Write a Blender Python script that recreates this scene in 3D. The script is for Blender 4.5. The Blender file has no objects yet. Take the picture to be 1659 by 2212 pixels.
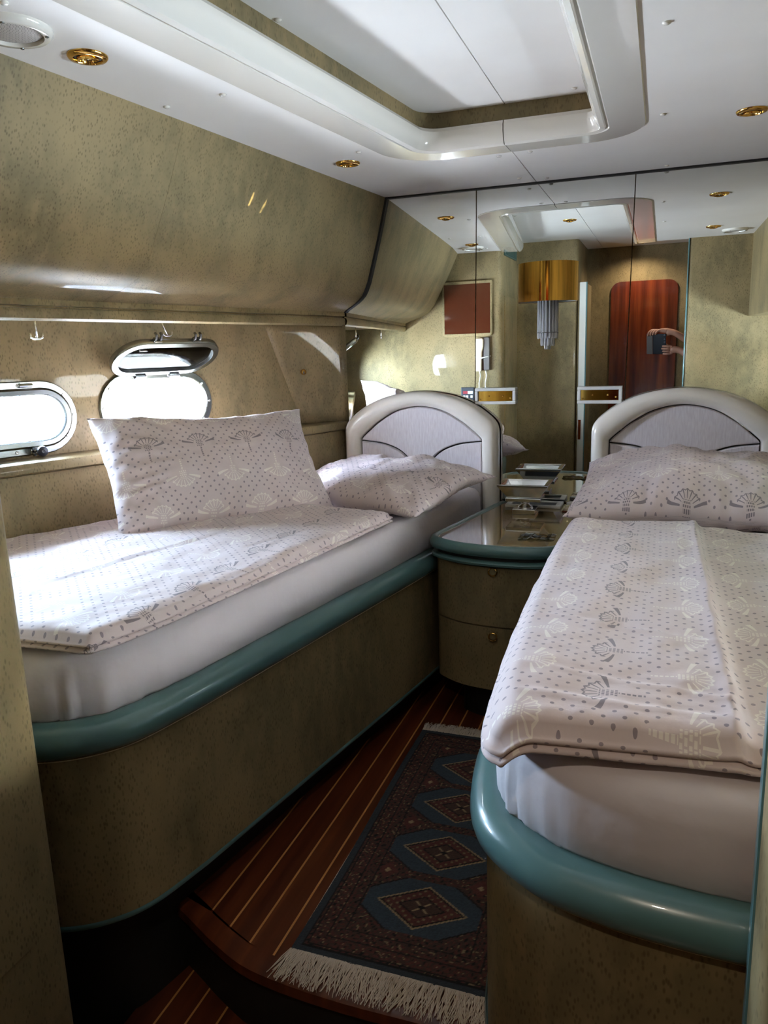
import bpy, bmesh, math, random
import numpy as np
from mathutils import Vector, Matrix, noise

random.seed(7)
SC = bpy.context.scene
COL = SC.collection

# ------------------------------------------------------------------ camera, world, exposure
cam_d = bpy.data.cameras.new('camera'); cam = bpy.data.objects.new('camera', cam_d); COL.objects.link(cam)
RC = ((0.94142564, 0.03978591, -0.33486542), (0.33567323, -0.20558244, 0.91927109), (-0.03226841, -0.97783073, -0.20689565))
cam.matrix_world = Matrix(((RC[0][0], -RC[0][1], -RC[0][2], 0), (RC[1][0], -RC[1][1], -RC[1][2], 0), (RC[2][0], -RC[2][1], -RC[2][2], 1.40), (0, 0, 0, 1)))
cam_d.sensor_width = 36; cam_d.lens = 1650 / 2212 * 36; cam_d.clip_start = 0.01
SC.camera = cam
W = bpy.data.worlds.new('sky'); SC.world = W; W.use_nodes = True
wn = W.node_tree.nodes; wl = W.node_tree.links
bg = wn['Background']
tc = wn.new('ShaderNodeTexCoord'); sx = wn.new('ShaderNodeSeparateXYZ'); cr = wn.new('ShaderNodeValToRGB')
wl.new(tc.outputs['Generated'], sx.inputs[0])
mr = wn.new('ShaderNodeMapRange'); mr.inputs[1].default_value = -0.3; mr.inputs[2].default_value = 0.3
wl.new(sx.outputs[2], mr.inputs[0]); wl.new(mr.outputs[0], cr.inputs[0])
cr.color_ramp.elements[0].color = (0.74, 0.82, 0.96, 1); cr.color_ramp.elements[1].color = (0.60, 0.75, 1.0, 1)
wl.new(cr.outputs[0], bg.inputs[0]); bg.inputs[1].default_value = 62.0
SC.view_settings.view_transform = 'Standard'; SC.view_settings.look = 'None'
SC.view_settings.gamma = 1.0; SC.view_settings.use_curve_mapping = False
SC.view_settings.exposure = 1.88
cy = SC.cycles
cy.use_denoising = True
cy.max_bounces = 7; cy.diffuse_bounces = 4; cy.glossy_bounces = 4; cy.transmission_bounces = 4; cy.use_adaptive_sampling = True; cy.adaptive_threshold = 0.1; cy.transparent_max_bounces = 16
cy.sample_clamp_indirect = 12.0; cy.caustics_refractive = False; cy.caustics_reflective = False

# ------------------------------------------------------------------ helpers
def srgb(r, g, b):
    f = lambda v: (v / 255 / 12.92) if v / 255 <= 0.04045 else ((v / 255 + 0.055) / 1.055) ** 2.4
    return (f(r), f(g), f(b), 1.0)

def tag(o, label=None, cat=None, group=None, kind=None):
    if label: o['label'] = label
    if cat: o['category'] = cat
    if group: o['group'] = group
    if kind: o['kind'] = kind
    return o

def par(o, p):
    if p is not None:
        o.parent = p
        if not p.get('_local'):
            o.matrix_parent_inverse = p.matrix_basis.inverted() if p.parent is None else (p.parent.matrix_basis @ p.matrix_parent_inverse @ p.matrix_basis).inverted()
    return o

def empty(name, loc=(0, 0, 0), mat=None, local=False):
    o = bpy.data.objects.new(name, None); COL.objects.link(o); o.empty_display_size = 0.05
    if mat is not None: o.matrix_basis = mat
    else: o.location = loc
    o.matrix_basis
    if local: o['_local'] = 1
    else: o.matrix_basis = o.matrix_basis
    bpy.context.view_layer.update()
    return o

def mesh(name, vs, fs, m=None, p=None, smooth=False, uv=None, local=False, sub=0, bev=0, seg=2, auto=None):
    me = bpy.data.meshes.new(name); me.from_pydata([tuple(v) for v in vs], [], fs); me.update()
    if m is not None:
        me.materials.append(m)
    if smooth or auto:
        me.polygons.foreach_set('use_smooth', [True] * len(me.polygons))
    if uv is not None:
        l = me.uv_layers.new(name='UVMap'); idx = np.zeros(len(me.loops), dtype=np.int32)
        me.loops.foreach_get('vertex_index', idx); l.data.foreach_set('uv', np.asarray(uv, dtype=np.float32)[idx].ravel())
    o = bpy.data.objects.new(name, me); COL.objects.link(o)
    if p is not None:
        o.parent = p
        if not (local or p.get('_local')):
            bpy.context.view_layer.update()
            o.matrix_parent_inverse = p.matrix_world.inverted()
    fixn(me)
    if auto: me.set_sharp_from_angle(angle=math.radians(auto))
    if bev:
        b = o.modifiers.new('bevel', 'BEVEL'); b.width = bev; b.segments = seg; b.limit_method = 'ANGLE'; b.angle_limit = math.radians(40)
    if sub:
        s = o.modifiers.new('sub', 'SUBSURF'); s.levels = sub; s.render_levels = sub
    return o

def fixn(me):
    bm = bmesh.new(); bm.from_mesh(me); bmesh.ops.recalc_face_normals(bm, faces=bm.faces); bm.to_mesh(me); bm.free()

class MB:
    "collects shapes, links them as ONE mesh"
    def __init__(s): s.v = []; s.f = []
    def add(s, vs, fs):
        o = len(s.v); s.v += [tuple(v) for v in vs]; s.f += [tuple(i + o for i in f) for f in fs]; return s
    def box(s, a, b, M=None):
        vs = [Vector((x, y, z)) for z in (a[2], b[2]) for y in (a[1], b[1]) for x in (a[0], b[0])]
        if M: vs = [M @ v for v in vs]
        return s.add(vs, [(0, 2, 3, 1), (4, 5, 7, 6), (0, 1, 5, 4), (2, 6, 7, 3), (0, 4, 6, 2), (1, 3, 7, 5)])
    def prism(s, poly, z0, z1):
        n = len(poly); vs = [(x, y, z0) for x, y in poly] + [(x, y, z1) for x, y in poly]
        return s.add(vs, [tuple(range(n)), tuple(range(n, 2 * n))] + [(i, (i + 1) % n, n + (i + 1) % n, n + i) for i in range(n)])
    def lathe(s, prof, n=24, M=None, cap=True):
        vs = []; fs = []
        for r, z in prof:
            for k in range(n):
                a = 2 * math.pi * k / n; v = Vector((r * math.cos(a), r * math.sin(a), z)); vs.append(M @ v if M else v)
        for i in range(len(prof) - 1):
            for k in range(n):
                fs.append((i * n + k, i * n + (k + 1) % n, (i + 1) * n + (k + 1) % n, (i + 1) * n + k))
        if cap: fs += [tuple(range(n)), tuple(range((len(prof) - 1) * n, len(prof) * n))]
        return s.add(vs, fs)
    def tube(s, pts, r, n=8, cap=True):
        pts = [Vector(p) for p in pts]; vs = []; fs = []
        up = None
        for i, p in enumerate(pts):
            d = (pts[min(i + 1, len(pts) - 1)] - pts[max(i - 1, 0)]).normalized()
            if up is None: up = d.orthogonal().normalized()
            up = (up - d * up.dot(d)).normalized(); sd = d.cross(up)
            rr = r[i] if isinstance(r, (list, tuple)) else r
            for k in range(n):
                a = 2 * math.pi * k / n; vs.append(p + up * math.cos(a) * rr + sd * math.sin(a) * rr)
        for i in range(len(pts) - 1):
            for k in range(n): fs.append((i * n + k, i * n + (k + 1) % n, (i + 1) * n + (k + 1) % n, (i + 1) * n + k))
        if cap: fs += [tuple(range(n)), tuple(range((len(pts) - 1) * n, len(pts) * n))]
        return s.add(vs, fs)
    def rings(s, rings, closed=True, cap=True, capring=False):
        n = len(rings[0]); fs = []; vs = [v for r in rings for v in r]
        for i in range(len(rings) - 1):
            for k in range(n if closed else n - 1):
                fs.append((i * n + k, i * n + (k + 1) % n, (i + 1) * n + (k + 1) % n, (i + 1) * n + k))
        if cap and closed: fs += [tuple(range(n)), tuple(range((len(rings) - 1) * n, len(rings) * n))]
        return s.add(vs, fs)
    def build(s, name, m, p=None, **k): return mesh(name, s.v, s.f, m, p, **k)

def boxo(name, a, b, m, p=None, bev=0, **k): return MB().box(a, b).build(name, m, p, bev=bev, **k)

def smooth_path(pts, n=8):
    pts = [Vector(p) for p in pts]; out = []
    for i in range(len(pts) - 1):
        p0 = pts[max(i - 1, 0)]; p1 = pts[i]; p2 = pts[i + 1]; p3 = pts[min(i + 2, len(pts) - 1)]
        for k in range(n):
            t = k / n
            out.append(0.5 * ((2 * p1) + (p2 - p0) * t + (2 * p0 - 5 * p1 + 4 * p2 - p3) * t * t + (3 * p1 - p0 - 3 * p2 + p3) * t ** 3))
    out.append(pts[-1]); return out

def offset(path, d, closed=False):
    "path of 2D vectors moved to its left by d"
    n = len(path); out = []
    for i in range(n):
        a = path[i - 1] if (closed or i > 0) else path[i]; b = path[i]; c = path[(i + 1) % n] if (closed or i < n - 1) else path[i]
        d1 = (b - a); d2 = (c - b)
        if d1.length < 1e-9: d1 = d2
        if d2.length < 1e-9: d2 = d1
        d1.normalize(); d2.normalize(); n1 = Vector((-d1.y, d1.x)); n2 = Vector((-d2.y, d2.x)); nn = (n1 + n2)
        if nn.length < 1e-6: nn = n1
        nn.normalize(); k = max(0.5, nn.dot(n1)); out.append(b + nn * d / k)
    return out

def sweep(mb, path, prof, closed=False, side=1, cap=True):
    "prof = [(inset, z)], inset to the left (side=1) or right (side=-1) of the path"
    path = [Vector((p[0], p[1])) for p in path]
    cols = [offset(path, side * ins, closed) for ins, z in prof]
    rings = [[(cols[j][i].x, cols[j][i].y, prof[j][1]) for j in range(len(prof))] for i in range(len(path))]
    n = len(prof); vs = [v for r in rings for v in r]; fs = []
    m = len(path)
    for i in range(m if closed else m - 1):
        for k in range(n - 1):
            fs.append((i * n + k, i * n + k + 1, ((i + 1) % m) * n + k + 1, ((i + 1) % m) * n + k))
    if cap and not closed: fs += [tuple(range(n)), tuple(range((m - 1) * n, m * n))]
    return mb.add(vs, fs)

def stadium(a, b, n=12):
    pts = []
    for c, a0 in ((a - b, -math.pi / 2), (-(a - b), math.pi / 2)):
        for k in range(n + 1):
            t = a0 + math.pi * k / n; pts.append(Vector((c + b * math.cos(t), b * math.sin(t))))
        e = pts[-1]; nx = -e.x
        for k in range(1, 8): pts.append(Vector((e.x + (nx - e.x) * k / 8, e.y)))
    return pts

def nz(x, y, z=0.0, s=1.0): return noise.noise(Vector((x * s, y * s, z)))

# ------------------------------------------------------------------ materials
class X:
    def __init__(s, t, k): s.t = t; s.k = k
    def _m(s, op, *a):
        n = s.t.nodes.new('ShaderNodeMath'); n.operation = op
        for i, v in enumerate((s,) + a):
            if isinstance(v, X): s.t.links.new(v.k, n.inputs[i])
            else: n.inputs[i].default_value = v
        return X(s.t, n.outputs[0])
    def __add__(s, o): return s._m('ADD', o)
    __radd__ = __add__
    def __sub__(s, o): return s._m('SUBTRACT', o)
    def __rsub__(s, o): return (s * -1) + o
    def __mul__(s, o): return s._m('MULTIPLY', o)
    __rmul__ = __mul__
    def __truediv__(s, o): return s._m('DIVIDE', o)
    def lt(s, o): return s._m('LESS_THAN', o)
    def gt(s, o): return s._m('GREATER_THAN', o)
    def abs(s): return s._m('ABSOLUTE')
    def fl(s): return s._m('FLOOR')
    def fr(s): return s._m('FRACT')
    def mod(s, o): return s._m('FLOORED_MODULO', o)
    def min(s, o): return s._m('MINIMUM', o)
    def max(s, o): return s._m('MAXIMUM', o)
    def sqrt(s): return s._m('SQRT')
    def at2(s, o): return s._m('ARCTAN2', o)

def base_mat(name, col=(0.8, 0.8, 0.8, 1), rough=0.5, metal=0.0, coat=0.0, spec=0.5, **k):
    m = bpy.data.materials.new(name); m.use_nodes = True; b = m.node_tree.nodes['Principled BSDF']
    b.inputs['Base Color'].default_value = col; b.inputs['Roughness'].default_value = rough; b.inputs['Metallic'].default_value = metal
    b.inputs['Coat Weight'].default_value = coat; b.inputs['Coat Roughness'].default_value = k.get('crough', 0.03); b.inputs['Specular IOR Level'].default_value = spec
    if 'trans' in k: b.inputs['Transmission Weight'].default_value = k['trans']
    if 'ior' in k: b.inputs['IOR'].default_value = k['ior']
    if 'emit' in k:
        b.inputs['Emission Color'].default_value = k['emit']; b.inputs['Emission Strength'].default_value = k.get('es', 1)
    if 'sheen' in k: b.inputs['Sheen Weight'].default_value = k['sheen']
    return m

def nd(m, t, **k):
    n = m.node_tree.nodes.new(t)
    for a, v in k.items(): setattr(n, a, v)
    return n

def lk(m, a, b): m.node_tree.links.new(a, b)

def objco(m, scale=(1, 1, 1)):
    t = nd(m, 'ShaderNodeTexCoord'); p = nd(m, 'ShaderNodeMapping'); p.inputs['Scale'].default_value = scale
    lk(m, t.outputs['Object'], p.inputs['Vector']); return p.outputs[0]

def noise_tex(m, vec, scale, detail=3, rough=0.5, dist=0.0):
    n = nd(m, 'ShaderNodeTexNoise'); n.inputs['Scale'].default_value = scale; n.inputs['Detail'].default_value = detail
    n.inputs['Roughness'].default_value = rough; n.inputs['Distortion'].default_value = dist; lk(m, vec, n.inputs['Vector']); return n.outputs['Fac']

def ramp(m, fac, stops):
    r = nd(m, 'ShaderNodeValToRGB'); e = r.color_ramp.elements
    while len(e) < len(stops): e.new(0.5)
    for i, (p, c) in enumerate(stops): e[i].position = p; e[i].color = c
    lk(m, fac, r.inputs[0]); return r.outputs[0]

def mix(m, fac, a, b, blend='MIX'):
    n = nd(m, 'ShaderNodeMix', data_type='RGBA', blend_type=blend)
    for s, v in ((n.inputs[0], fac), (n.inputs[6], a), (n.inputs[7], b)):
        if hasattr(v, 'is_output') or isinstance(v, bpy.types.NodeSocket): lk(m, v, s)
        else: s.default_value = v
    return n.outputs[2]

def bump(m, h, strength=0.2, dist=0.01, coat=False):
    b = nd(m, 'ShaderNodeBump'); b.inputs['Strength'].default_value = strength; b.inputs['Distance'].default_value = dist
    lk(m, h, b.inputs['Height']); lk(m, b.outputs[0], m.node_tree.nodes['Principled BSDF'].inputs['Normal']); return b

def burl(name, c1, c2, fleck, rough=0.5, coat=0.11):
    "lacquered bird's eye veneer: mottled, short upright flecks under gloss lacquer"
    m = base_mat(name, rough=rough, coat=coat, spec=0.15, crough=0.02)
    v = objco(m, (1, 1, 0.55))
    big = noise_tex(m, v, 5, 3); c = ramp(m, big, [(0.36, c1), (0.64, c2)])
    mid = noise_tex(m, v, 28, 3); c = mix(m, ramp(m, mid, [(0.45, (0, 0, 0, 1)), (0.7, (.55, .55, .55, 1))]), c, c2)
    vo = nd(m, 'ShaderNodeTexVoronoi'); vo.inputs['Scale'].default_value = 150; vo.inputs['Randomness'].default_value = 1
    lk(m, objco(m, (1, 1, 0.42)), vo.inputs['Vector'])
    fl = ramp(m, vo.outputs['Distance'], [(0.18, (.55, .55, .55, 1)), (0.42, (0, 0, 0, 1))])
    sp = ramp(m, noise_tex(m, v, 22, 2), [(0.35, (0.35, 0.35, 0.35, 1)), (0.62, (1, 1, 1, 1))])
    c = mix(m, mix(m, 1.0, fl, sp, 'MULTIPLY'), c, fleck)
    lk(m, c, m.node_tree.nodes['Principled BSDF'].inputs['Base Color'])
    return m

M = {}
M['burl'] = burl('bird_eye_veneer', srgb(118, 105, 76), srgb(148, 128, 92), srgb(72, 61, 41))
M['teal'] = base_mat('teal_lacquer', srgb(88, 122, 122), 0.28, coat=0.5)
M['ceil'] = base_mat('ceiling_vinyl', srgb(232, 229, 224), 0.55)
lk(M['ceil'], ramp(M['ceil'], noise_tex(M['ceil'], objco(M['ceil']), 3), [(0.3, srgb(234, 229, 223)), (0.7, srgb(239, 235, 230))]), M['ceil'].node_tree.nodes['Principled BSDF'].inputs['Base Color'])
bump(M['ceil'], noise_tex(M['ceil'], objco(M['ceil']), 350, 2), 0.08, 0.002)
M['gloss'] = base_mat('gloss_white', srgb(226, 220, 210), 0.12, coat=0.6)
M['cream'] = base_mat('cream_leather', srgb(242, 234, 222), 0.25, coat=0.4)
M['black'] = base_mat('black_rubber', (0.006, 0.006, 0.006, 1), 0.6)
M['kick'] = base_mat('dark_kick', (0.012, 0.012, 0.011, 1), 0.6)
M['mirror'] = base_mat('mirror_glass', (0.86, 0.89, 0.87, 1), 0.0, 1.0)
M['chrome'] = base_mat('chrome', (0.78, 0.78, 0.78, 1), 0.09, 1.0)
M['steel'] = base_mat('brushed_steel', (0.30, 0.31, 0.30, 1), 0.26, 1.0)
M['brass'] = base_mat('brass', srgb(226, 178, 96), 0.12, 1.0)
M['gold'] = base_mat('polished_gold', srgb(236, 188, 96), 0.06, 1.0)
M['sheet'] = base_mat('white_sheet', srgb(208, 199, 202), 0.85)
bump(M['sheet'], noise_tex(M['sheet'], objco(M['sheet']), 9, 4), 0.25, 0.02)
M['uphol'] = base_mat('woven_upholstery', srgb(214, 204, 208), 0.9, sheen=0.2)
u = M['uphol']; lk(u, ramp(u, noise_tex(u, objco(u, (1, 1, 0.15)), 160, 2), [(0.3, srgb(218, 208, 212)), (0.7, srgb(234, 227, 230))]), u.node_tree.nodes['Principled BSDF'].inputs['Base Color'])
M['mahog'] = base_mat('mahogany', rough=0.16, coat=0.7)
u = M['mahog']; lk(u, ramp(u, noise_tex(u, objco(u, (14, 14, 0.8)), 1.4, 4), [(0.25, srgb(58, 22, 12)), (0.5, srgb(104, 42, 20)), (0.75, srgb(140, 66, 30))]), u.node_tree.nodes['Principled BSDF'].inputs['Base Color'])
M['teak'] = base_mat('teak_plank', rough=0.3, coat=0.25)
u = M['teak']; lk(u, ramp(u, noise_tex(u, objco(u, (18, 0.9, 6)), 1.6, 4), [(0.25, srgb(66, 30, 18)), (0.55, srgb(98, 48, 26)), (0.8, srgb(124, 66, 34))]), u.node_tree.nodes['Principled BSDF'].inputs['Base Color'])
M['inlay'] = base_mat('maple_inlay', srgb(196, 138, 78), 0.35)
M['acryl'] = base_mat('clear_acrylic', (1.0, 1.0, 0.98, 1), 0.08, trans=0.2, ior=1.45)
M['crystal'] = base_mat('crystal', (0.95, 0.97, 1.0, 1), 0.03, trans=0.55, ior=1.5)
M['plastic'] = base_mat('cream_plastic', srgb(224, 206, 174), 0.4)
M['wplastic'] = base_mat('white_plastic', srgb(232, 230, 224), 0.35)
M['dplastic'] = base_mat('dark_plastic', srgb(44, 44, 50), 0.4)
M['red'] = base_mat('red_display', srgb(150, 40, 50), 0.3)
M['screen'] = base_mat('glass_painted_reflection', srgb(74, 34, 20), 0.05, coat=1.0)  # brown base colour stands in for wood reflected in the glass
M['ventm'] = base_mat('vent_green', srgb(74, 96, 88), 0.4)
M['offw'] = base_mat('off_white_paint', srgb(224, 220, 210), 0.35)
M['skin'] = base_mat('skin', srgb(178, 128, 104), 0.5)
M['shirt'] = base_mat('navy_cotton', srgb(44, 52, 74), 0.9)
M['trous'] = base_mat('grey_cotton', srgb(70, 70, 72), 0.9)
M['hair'] = base_mat('dark_hair', srgb(36, 28, 24), 0.6)
M['phone'] = base_mat('phone_back', srgb(26, 28, 34), 0.25)
M['pgrey'] = base_mat('phone_cover', srgb(92, 84, 78), 0.3)
M['fringe'] = base_mat('wool_fringe', srgb(206, 190, 172), 0.95)
# clear window pane: mostly passes light straight through, with a faint reflection
m = bpy.data.materials.new('window_pane'); m.use_nodes = True; t = m.node_tree; t.nodes.clear()
o_ = t.nodes.new('ShaderNodeOutputMaterial'); a_ = t.nodes.new('ShaderNodeBsdfTransparent'); g_ = t.nodes.new('ShaderNodeBsdfGlossy'); x_ = t.nodes.new('ShaderNodeMixShader'); f_ = t.nodes.new('ShaderNodeFresnel')
a_.inputs[0].default_value = (0.9, 0.95, 0.95, 1); g_.inputs['Roughness'].default_value = 0.02; f_.inputs[0].default_value = 1.45
t.links.new(f_.outputs[0], x_.inputs[0]); t.links.new(a_.outputs[0], x_.inputs[1]); t.links.new(g_.outputs[0], x_.inputs[2]); t.links.new(x_.outputs[0], o_.inputs[0]); M['pane'] = m
# stone-look nightstand top
m = M['stone'] = base_mat('olive_stone', rough=0.08, coat=1.0)
c = ramp(m, noise_tex(m, objco(m), 9, 6, 0.62, 0.8), [(0.3, srgb(112, 104, 72)), (0.5, srgb(150, 128, 82)), (0.7, srgb(176, 146, 92))])
lk(m, c, m.node_tree.nodes['Principled BSDF'].inputs['Base Color'])

def linen():
    "printed cotton: bands of dots in a diamond lattice with palmette flowers between them"
    m = base_mat('printed_cotton', rough=0.8, sheen=0.1); t = m.node_tree
    uvn = nd(m, 'ShaderNodeUVMap'); sp = nd(m, 'ShaderNodeSeparateXYZ'); lk(m, uvn.outputs[0], sp.inputs[0])
    u = X(t, sp.outputs[0]) * (1 / 1.5); v = X(t, sp.outputs[1]) * (1 / 1.5)
    KS = 1.5; a, b = 0.180 / KS, 0.126 / KS
    row = (v / b).fl(); odd = row.mod(2.0)
    cu = (u / a + odd * 0.5).fr() - 0.5; cv = (v / b).fr() - 0.5
    m1 = cu.abs() + cv.abs() * 0.5; m2 = (0.5 - cu.abs()) + (1.0 - cv.abs()) * 0.5
    zone = m1.gt(0.30) * m2.gt(0.30)
    p = 0.0145
    d1 = ((u + v) / (p * 1.414)).fr() - 0.5; d2 = ((u - v) / (p * 1.414)).fr() - 0.5
    dots = (d1 * d1 + d2 * d2).sqrt().lt(0.16) * zone
    flip = 1.0 - odd * 2.0
    x = cu * a; y = cv * b * flip + 0.004
    r = (x * x + y * y).sqrt(); th = x.at2(y); tha = th.abs()
    ribs = ((th / 0.34 + 0.5).fr() - 0.5).abs().lt(0.13) * r.gt(0.013) * r.lt(0.029) * tha.lt(1.15)
    rim = (r - 0.029 + ((th / 0.34 + 0.5).fr() - 0.5).abs() * 0.007).abs().lt(0.0011) * tha.lt(1.15)
    wing = ((tha - 1.32 - (0.040 - r) * 4.0).abs()).lt(0.085) * r.gt(0.014) * r.lt(0.040)
    bead = (((x / 0.0042 + (y / 0.0045).fl().mod(2.0) * 0.5).fr() - 0.5).abs().lt(0.33)) * (((y / 0.0045).fr() - 0.5).abs().lt(0.33)) * x.abs().lt(0.0075) * y.gt(-0.008) * y.lt(0.011)
    stem = x.abs().lt(0.0018) * y.lt(-0.009) * y.gt(-0.036) * (((y / 0.0055).fr() - 0.5).abs().lt(0.34))
    motif = ribs.max(rim).max(wing).max(bead).max(stem)
    grey = (row.mod(4.0)).lt(0.5)
    c = mix(m, dots.k, srgb(212, 195, 194), srgb(150, 136, 142))
    mc = mix(m, grey.k, srgb(234, 224, 216), srgb(140, 128, 132))
    c = mix(m, motif.k, c, mc)
    lk(m, c, t.nodes['Principled BSDF'].inputs['Base Color'])
    bump(m, noise_tex(m, uvn.outputs[0], 14, 4), 0.22, 0.012)
    return m
M['linen'] = linen()

m = M['rug'] = base_mat('knotted_wool', rough=0.95)
at = nd(m, 'ShaderNodeAttribute', attribute_name='rugcol'); lk(m, at.outputs['Color'], m.node_tree.nodes['Principled BSDF'].inputs['Base Color'])
bump(m, noise_tex(m, objco(m), 420, 2), 0.5, 0.004)

# ------------------------------------------------------------------ setting
CX = -0.455                                   # centre line of the cabin
ZC, ZU = 2.06, 2.175                          # ceilings
def mx(x, s): return x if s < 0 else 2 * CX - x
def hull(y): return -1.53 - 0.40 * (3.4 - y)
def ledge(y): return -1.41 - 0.385 * (3.4 - y)
def rail(y): return -1.40 - 0.20 * (3.4 - y)
def ctop(y):
    pts = [(3.45, -1.173), (2.056, -1.317), (1.453, -1.383), (0.9, -1.47)]
    for (y1, x1), (y0, x0) in zip(pts, pts[1:]):
        if y >= y0: return x0 + (x1 - x0) * (y - y0) / (y1 - y0)
    return pts[-1][1]

def struct(o): o['kind'] = 'structure'; return o

# floors: raised cabin sole and the lower lobby sole, each of planks with pale inlay strips
fl = struct(empty('floor', (-0.5, 2.0, 0)))
NOSE = smooth_path([Vector(p) for p in [(-1.30, 1.52), (-1.112, 1.432), (-0.98, 1.365), (-0.85, 1.317), (-0.652, 1.298), (-0.4, 1.30), (0.0, 1.31)]], 5)
def nose_y(x):
    for a, b in zip(NOSE, NOSE[1:]):
        if a.x <= x <= b.x: return a.y + (b.y - a.y) * (x - a.x) / (b.x - a.x)
    return NOSE[0].y if x < NOSE[0].x else NOSE[-1].y
pitch = 0.074; x0 = -1.037 - pitch
for i in range(13):
    xa = x0 + i * pitch + 0.003; xb = xa + pitch - 0.006
    ya, yb = nose_y(xa) + 0.055, nose_y(xb) + 0.055
    if i == 0: xa = -1.45; ya = nose_y(-1.4) + 0.055
    MB().prism([(xa, ya), (xb, yb), (xb, 3.38), (xa, 3.38)], -0.03, 0.0).build('plank', M['teak'], fl)
    MB().prism([(xb, yb), (xb + 0.006, yb), (xb + 0.006, 3.38), (xb, 3.38)], -0.03, -0.0005).build('inlay_strip', M['inlay'], fl)
mb = MB(); sweep(mb, NOSE, [(0.055, -0.03), (0.055, 0.0), (0.012, 0.0), (0.0, -0.008), (0.0, -0.035), (0.012, -0.045)], side=1); mb.build('nosing', M['teak'], fl, auto=35)
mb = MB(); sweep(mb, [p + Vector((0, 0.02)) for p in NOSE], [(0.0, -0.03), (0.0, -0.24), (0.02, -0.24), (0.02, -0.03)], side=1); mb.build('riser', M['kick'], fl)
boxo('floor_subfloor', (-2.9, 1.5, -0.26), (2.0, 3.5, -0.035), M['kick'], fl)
f2 = struct(empty('floor_lobby', (-0.5, 0.4, -0.2)))
for i in range(25):
    xa = x0 + (i - 1) * pitch + 0.003
    MB().box((xa, -0.5, -0.23), (xa + pitch - 0.006, 1.6, -0.20)).build('plank', M['teak'], f2)
    MB().box((xa + pitch - 0.006, -0.5, -0.23), (xa + pitch, 1.6, -0.2005)).build('inlay_strip', M['inlay'], f2)
boxo('lobby_subfloor', (-2.9, -0.6, -0.27), (2.0, 1.6, -0.235), M['kick'], f2)

# mirror wall at the head of the beds
wf = struct(empty('wall_mirror', (CX, 3.41, 0)))
boxo('wall_core', (-1.75, 3.412, -0.25), (0.85, 3.5, 2.3), M['burl'], wf)
TL = 0.0035
def mirror_panel(xa0, xa1, xb0, xb1):
    z0, z1 = 0.0, ZC
    yf = lambda z: 3.4 - TL * (z - 1.40)
    vs = [(xa0, yf(z0), z0), (xb0, yf(z0), z0), (xb1, yf(z1), z1), (xa1, yf(z1), z1)]
    vs += [(x, 3.411, z) for x, y, z in vs]
    return mesh('mirror_panel', vs, [(0, 1, 2, 3), (7, 6, 5, 4), (0, 4, 5, 1), (1, 5, 6, 2), (2, 6, 7, 3), (3, 7, 4, 0)], M['mirror'], wf)
s1a, s1b = (-0.803, -0.7715); s2a, s2b = (-0.163, -0.127)
mirror_panel(-1.41, -1.41, s1a - .002, s1b - .002); mirror_panel(s1a + .002, s1b + .002, s2a - .002, s2b - .002); mirror_panel(s2a + .002, s2b + .002, 0.54, 0.54)
boxo('seam_strip', (-1.2, 3.386, ZC - 0.007), (0.535, 3.40, ZC + 0.001), M['black'], wf)

# ceiling: lower ceiling around a raised well, frame moulding between them
def tray(ins, n=10):
    "U-shaped edge of the raised well, moved inwards by ins; left half and right half, meeting at the centre seam"
    k = math.sqrt(1 + 0.118 ** 2)
    xl = lambda y: -1.094 + 0.118 * (y - 1.303) + ins * k
    yf = 2.828 - ins; xr = -0.074 - ins; xs = -0.518
    def fillet(a, b, c, r):
        d1 = (a - b).normalized(); d2 = (c - b).normalized(); ang = d1.angle(d2); t = r / math.tan(ang / 2); p1 = b + d1 * t; p2 = b + d2 * t
        ctr = b + (d1 + d2).normalized() * (r / math.sin(ang / 2)); out = []
        v1 = p1 - ctr; v2 = p2 - ctr
        a1 = math.atan2(v1.y, v1.x); a2 = math.atan2(v2.y, v2.x); da = (a2 - a1 + math.pi) % (2 * math.pi) - math.pi
        return [ctr + Vector((math.cos(a1 + da * q / n), math.sin(a1 + da * q / n))) * r for q in range(n + 1)]
    A = Vector((xl(0.98), 0.98)); B = Vector((xl(yf), yf)); S = Vector((xs, yf)); Cn = Vector((xr, yf)); E = Vector((xr, 0.93))
    left = [A, A.lerp(B, 0.4), A.lerp(B, 0.75)] + fillet(A, B, S, max(0.215 - ins, 0.045)) + [S]
    right = [S] + fillet(S, Cn, E, max(0.18 - ins, 0.03)) + [Cn.lerp(E, 0.5), E]
    return left, right
def tray_sweep(mb, prof, half, gap):
    cols = [tray(ins)[half] for ins, z in prof]
    if gap:
        for c_ in cols:
            if half == 0: c_[-1] = c_[-1] + Vector((-gap, 0))
            else: c_[0] = c_[0] + Vector((gap, 0))
    m_ = len(cols[0]); n = len(prof)
    vs = [(cols[q][i].x, cols[q][i].y, prof[q][1]) for i in range(m_) for q in range(n)]
    mb.add(vs, [(i * n + q, i * n + q + 1, (i + 1) * n + q + 1, (i + 1) * n + q) for i in range(m_ - 1) for q in range(n - 1)] + [tuple(range(n)), tuple(range((m_ - 1) * n, m_ * n))])
TR, TRR = tray(0.0)
ce = struct(empty('ceiling', (CX, 2.2, ZC)))
g = 0.0018
polyL = [(p.x, p.y) for p in TR[:-1]] + [(-0.518 - g, 2.828), (-0.518 - g, 3.40), (ctop(3.4) - .04, 3.40), (ctop(2.6) - .04, 2.6), (ctop(2.056) - .04, 2.056), (ctop(1.453) - .04, 1.453), (ctop(0.98) - .1, 0.98)]
polyR = [(p.x, p.y) for p in TRR[::-1][:-1]] + [(-0.518 + g, 2.828), (-0.518 + g, 3.40)] + [(0.57, 3.4), (0.57, 0.93)]
MB().prism(polyL, ZC, ZC + 0.012).build('ceiling_panel', M['ceil'], ce)
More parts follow.
